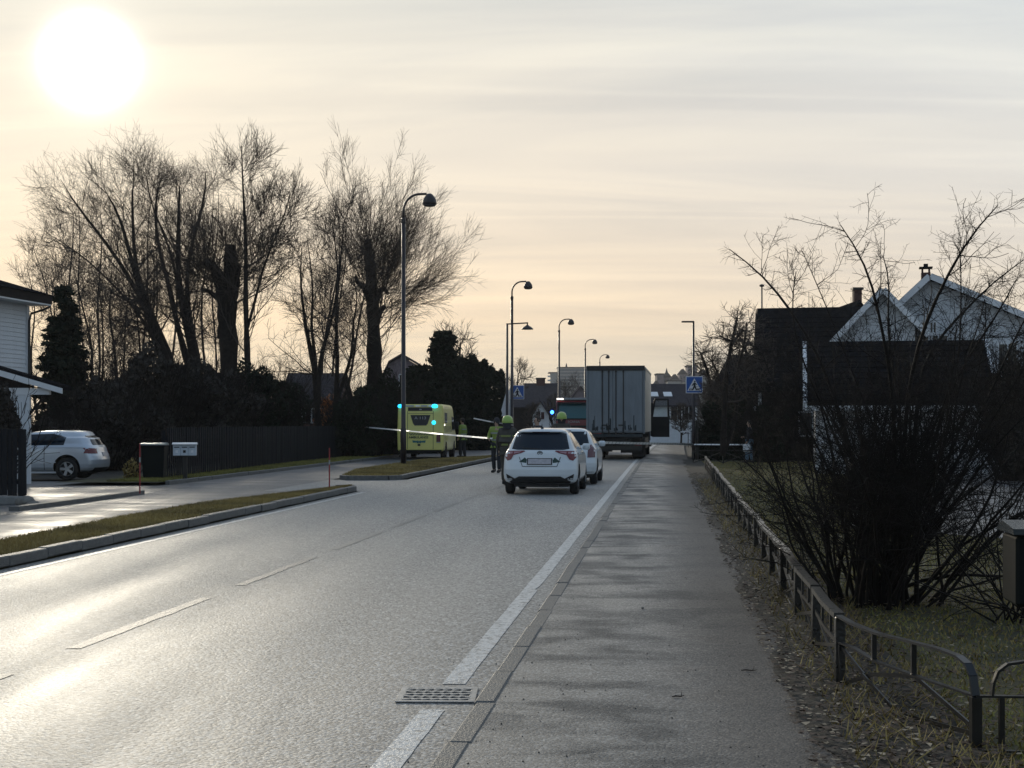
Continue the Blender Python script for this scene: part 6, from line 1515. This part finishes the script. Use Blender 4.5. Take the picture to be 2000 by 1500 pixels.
    build('fingers_nose_ears', bm, M['skin'], o, True).name = 'hand'
    bm = bmesh.new()
    for sg in (-1, 1): bmesh.ops.create_icosphere(bm, subdivisions=1, radius=.011, matrix=Matrix.Translation((sg*.033, .102, 1.64)))
    build('eye', bm, M['black'], o)
    def sub(nm, ks, rr, m, root=0):
        ii = {n_: i for i, n_ in enumerate(ks)}; ee = [(ii[p], ii[q]) for p, q in E if p in ii and q in ii]
        return skinmesh(nm, [J[n_] for n_ in ks], ee, [rr.get(n_, rad[n_]) for n_ in ks], m, o, 1, root)
    g = bulk; J2 = dict(J)
    J['hem'] = (0, 0, .80); E.append(('pel', 'hem')); rad['hem'] = (.17, .13)
    sub('jacket', ['pel', 'hem', 'spi', 'che', 'nec', 'sl', 'el', 'wl', 'sr', 'er', 'wr'], dict(pel=(.175*g, .135*g), hem=(.178*g, .14*g), spi=(.17*g, .135*g), che=(.185*g, .14*g), nec=(.075, .075), sl=.082*g, sr=.082*g, el=.066*g, er=.066*g, wl=.05*g, wr=.05*g), jacket)
    sub('trousers', ['pel', 'hl', 'kl', 'al', 'hr', 'kr', 'ar'], dict(pel=(.15, .115), hl=.105*g, hr=.105*g, kl=.082*g, kr=.082*g, al=.072*g, ar=.072*g), trousers)
    for s in 'lr':
        a_ = Vector(J['a'+s]); t_ = Vector(J['t'+s]); bm = bmesh.new(); tube(bm, [a_+Vector((0, 0, .06)), a_+Vector((0, -.01, -.03)), (a_+t_)/2+Vector((0, 0, -.01)), t_+Vector((0, .03, .005))], [.055, .058, .052, .034], 8)
        for v in bm.verts: v.co.z = max(v.co.z, .0)
        build('boot', bm, M['boot'], o, True)
    if vest or 'bunker' in jacket:
        for z_, rx_ in ((1.02, .182), (1.24, .188)):
            bm = bmesh.new(); n_ = 20; ra = []
            for zz in (z_, z_+.05):
                ra.append([bm.verts.new((rx_*g*1.04*math.cos(2*math.pi*q/n_), .150*g*math.sin(2*math.pi*q/n_), zz)) for q in range(n_)])
            for q in range(n_): bm.faces.new((ra[0][q], ra[0][(q+1) % n_], ra[1][(q+1) % n_], ra[1][q]))
            build('reflective_band', bm, M['reflect' if vest else 'bandm'], o, True)
    if head == 'helmet':
        bm = bmesh.new(); prof = [(.140, 1.60), (.142, 1.64), (.132, 1.70), (.105, 1.755), (.06, 1.785), (.015, 1.795)]; lathe(bm, prof, 20, o=(0, .01, 0))
        for v in bm.verts: v.co.y = v.co.y*1.15
        bmesh.ops.scale(bm, vec=(1, 1, 1), verts=bm.verts); build('helmet', bm, M[helmetm], o, True)
        bm = bmesh.new(); lathe(bm, [(.145, 0), (.150, .012), (.12, .02)], 20, o=(0, 0, 0))
        for v in bm.verts: v.co.y = v.co.y*1.25+.02
        build('helmet_brim', bm, M[helmetm], o, True, loc=(0, .0, 1.598))
        bm = bmesh.new(); lathe(bm, [(.10, 1.44), (.115, 1.60)], 14, cap=False)
        for v in bm.verts: v.co.y = v.co.y-.03
        build('neck_guard', bm, M['darkcloth'], o, True)
    elif head == 'hair':
        bm = bmesh.new(); bmesh.ops.create_uvsphere(bm, u_segments=16, v_segments=10, radius=1)
        for v in bm.verts:
            c = v.co.copy(); v.co = Vector((c.x*.092, c.y*.105-.008, c.z*.105+1.665))
            if c.y > .35 and c.z < .35: v.co.y = min(v.co.y, .05)
        build('hair', bm, M['hair'], o, True)
    elif head == 'hood':
        bm = bmesh.new(); bmesh.ops.create_uvsphere(bm, u_segments=16, v_segments=10, radius=1)
        for v in bm.verts: c = v.co.copy(); v.co = Vector((c.x*.105, c.y*.115-.012, c.z*.125+1.645))
        build('cap', bm, M['darkcloth'], o, True)
    if hold == 'bag':
        w_ = Vector(J['wl']); bm = bmesh.new(); box(bm, w_.x-.05, w_.x+.03, w_.y-.14, w_.y+.16, w_.z-.42, w_.z-.10, bev=.03); bar(bm, w_+Vector((0, -.08, -.11)), w_+Vector((0, 0, -.02)), .01, .02); bar(bm, w_+Vector((0, .10, -.11)), w_+Vector((0, 0, -.02)), .01, .02)
        bb_ = build('shoulder_bag', bm, M['white']); bb_.matrix_world = Matrix.Translation((x, y, zoff)) @ Matrix.Rotation(face, 4, 'Z') @ Matrix.Scale(k, 4); tag(bb_, 'pale bag held by the pedestrian in washed jeans', 'bag')
    return o
person('firefighter in dark bunker coat and yellow-green helmet left of the nearer white car', W(991, 0, 37.4).x, 37.4, R(-20), 1.78, 'bunker', 'bunker', 'helmet', ('front', 'down'), .06, 1.12)
person('officer in hi-vis yellow jacket holding the tape behind the nearest firefighter', W(970, 0, 47).x, 47.0, R(160), 1.80, 'hiviz', 'darkcloth', 'hood', ('front', 'front'), .05, 1.0, True)
person('dark-haired person in dark clothes seen over the roof of the nearer white car', W(1050, 0, 46).x, 46.0, R(120), 1.84, 'darkcloth', 'darkcloth', 'hair', ('front', 'down'), .0, 1.05)
person('firefighter in yellow-green helmet in front of the fire engine, behind the white cars', W(1097, 0, 43.5).x, 43.5, R(175), 1.92, 'bunker', 'bunker', 'helmet', 'front', .0, 1.12)
person('paramedic in hi-vis yellow jacket beside the front of the ambulance', W(889, 0, 68).x+.35, 68, R(60), 1.86, 'hiviz', 'darkcloth', 'hair', 'down', .05, 1.05, True)
person('pedestrian in a dark jacket and washed blue jeans watching from the right', W(1464, 0, 58.5).x, 58.5, R(70), 1.74, 'darkcloth', 'denim', 'hair', ('front', 'down'), .10, 1.08, False, 'people at the cordon', 'bag')

# ================================================================ BARRIER TAPE
def tape(label, pts, wd=.075, seg=.40, gap=.05, sag=.0, name='barrier_tape'):
    pts = [Vector(p) for p in pts]; bm = bmesh.new(); s_ = 0; prev = None
    tot = sum((b-a).length for a, b in zip(pts, pts[1:]))
    def P(s):
        q = s
        for a, b in zip(pts, pts[1:]):
            L = (b-a).length
            if q <= L+1e-6: f = q/L; v = a.lerp(b, f); v.z -= sag*4*f*(1-f); return v
            q -= L
        return pts[-1].copy()
    s = 0; mi = 0
    while s < tot:
        e = min(tot, s+(seg if mi == 0 else gap)); n_ = 3 if mi == 0 else 1
        for i in range(n_):
            a = P(s+(e-s)*i/n_); b = P(s+(e-s)*(i+1)/n_); tw = .5*math.sin(s*1.3); tw2 = tw
            off = Vector((0, math.sin(tw)*wd/2, math.cos(tw)*wd/2)); sk = Vector((.02, 0, 0))
            f = bm.faces.new([bm.verts.new(a-off-sk), bm.verts.new(b-off-sk), bm.verts.new(b+off+sk), bm.verts.new(a+off+sk)]); f.material_index = mi
        s = e; mi = 1-mi
    bmesh.ops.remove_doubles(bm, verts=bm.verts[:], dist=1e-4); r = bmesh.ops.extrude_face_region(bm, geom=bm.faces[:])
    for g_ in r['geom']:
        if isinstance(g_, bmesh.types.BMVert): g_.co.y += .003
    o = build(name, bm, [M['tape'], M['tapeb']]); return tag(o, label, 'tape', 'white barrier tapes')
tape('white barrier tape running from the long fence past the ambulance to the officer', [W(692, 832.3, 68.6), W(790, 841, 56.8), W(880, 849.5, 50.6), W(962, 856.5, 46.6)], .052, 1.6, .02)
tape('white barrier tape crossing behind the truck to the right lamp post', [W(1112, 862, 43.7), W(1170, 864.5, 47.5), W(1262, 866, 53.5), W(1353, 868, 61.8)], .085, .42, .05)
tape('thin white barrier tape from the right lamp post toward the dark house', [W(1355.5, 868, 61.8), W(1455, 868.5, 59.6), W(1520, 868.5, 58.8)], .05, 2.0, .02)
tape('distant thin barrier tape in front of the dark hedge', [W(925, 817, 78), W(960, 824, 74), W(1003, 830.5, 80)], .06, 2.0, .02)

# ================================================================ HAZE
hb = bmesh.new(); box(hb, -1150, 1150, -90, 1190, -1.1, 34); hz = build('haze', hb); hz['kind'] = 'stuff'; hz['label'] = 'thin winter haze'
hm = bpy.data.materials.new('haze_air'); hm.use_nodes = True; n = hm.node_tree; n.nodes.clear()
pv = N(n, 'ShaderNodeVolumePrincipled'); pv.inputs['Color'].default_value = (.85, .84, .82, 1); pv.inputs['Density'].default_value = .00026; pv.inputs['Anisotropy'].default_value = .2
ou = N(n, 'ShaderNodeOutputMaterial'); n.links.new(pv.outputs[0], ou.inputs['Volume']); hz.data.materials.append(hm)
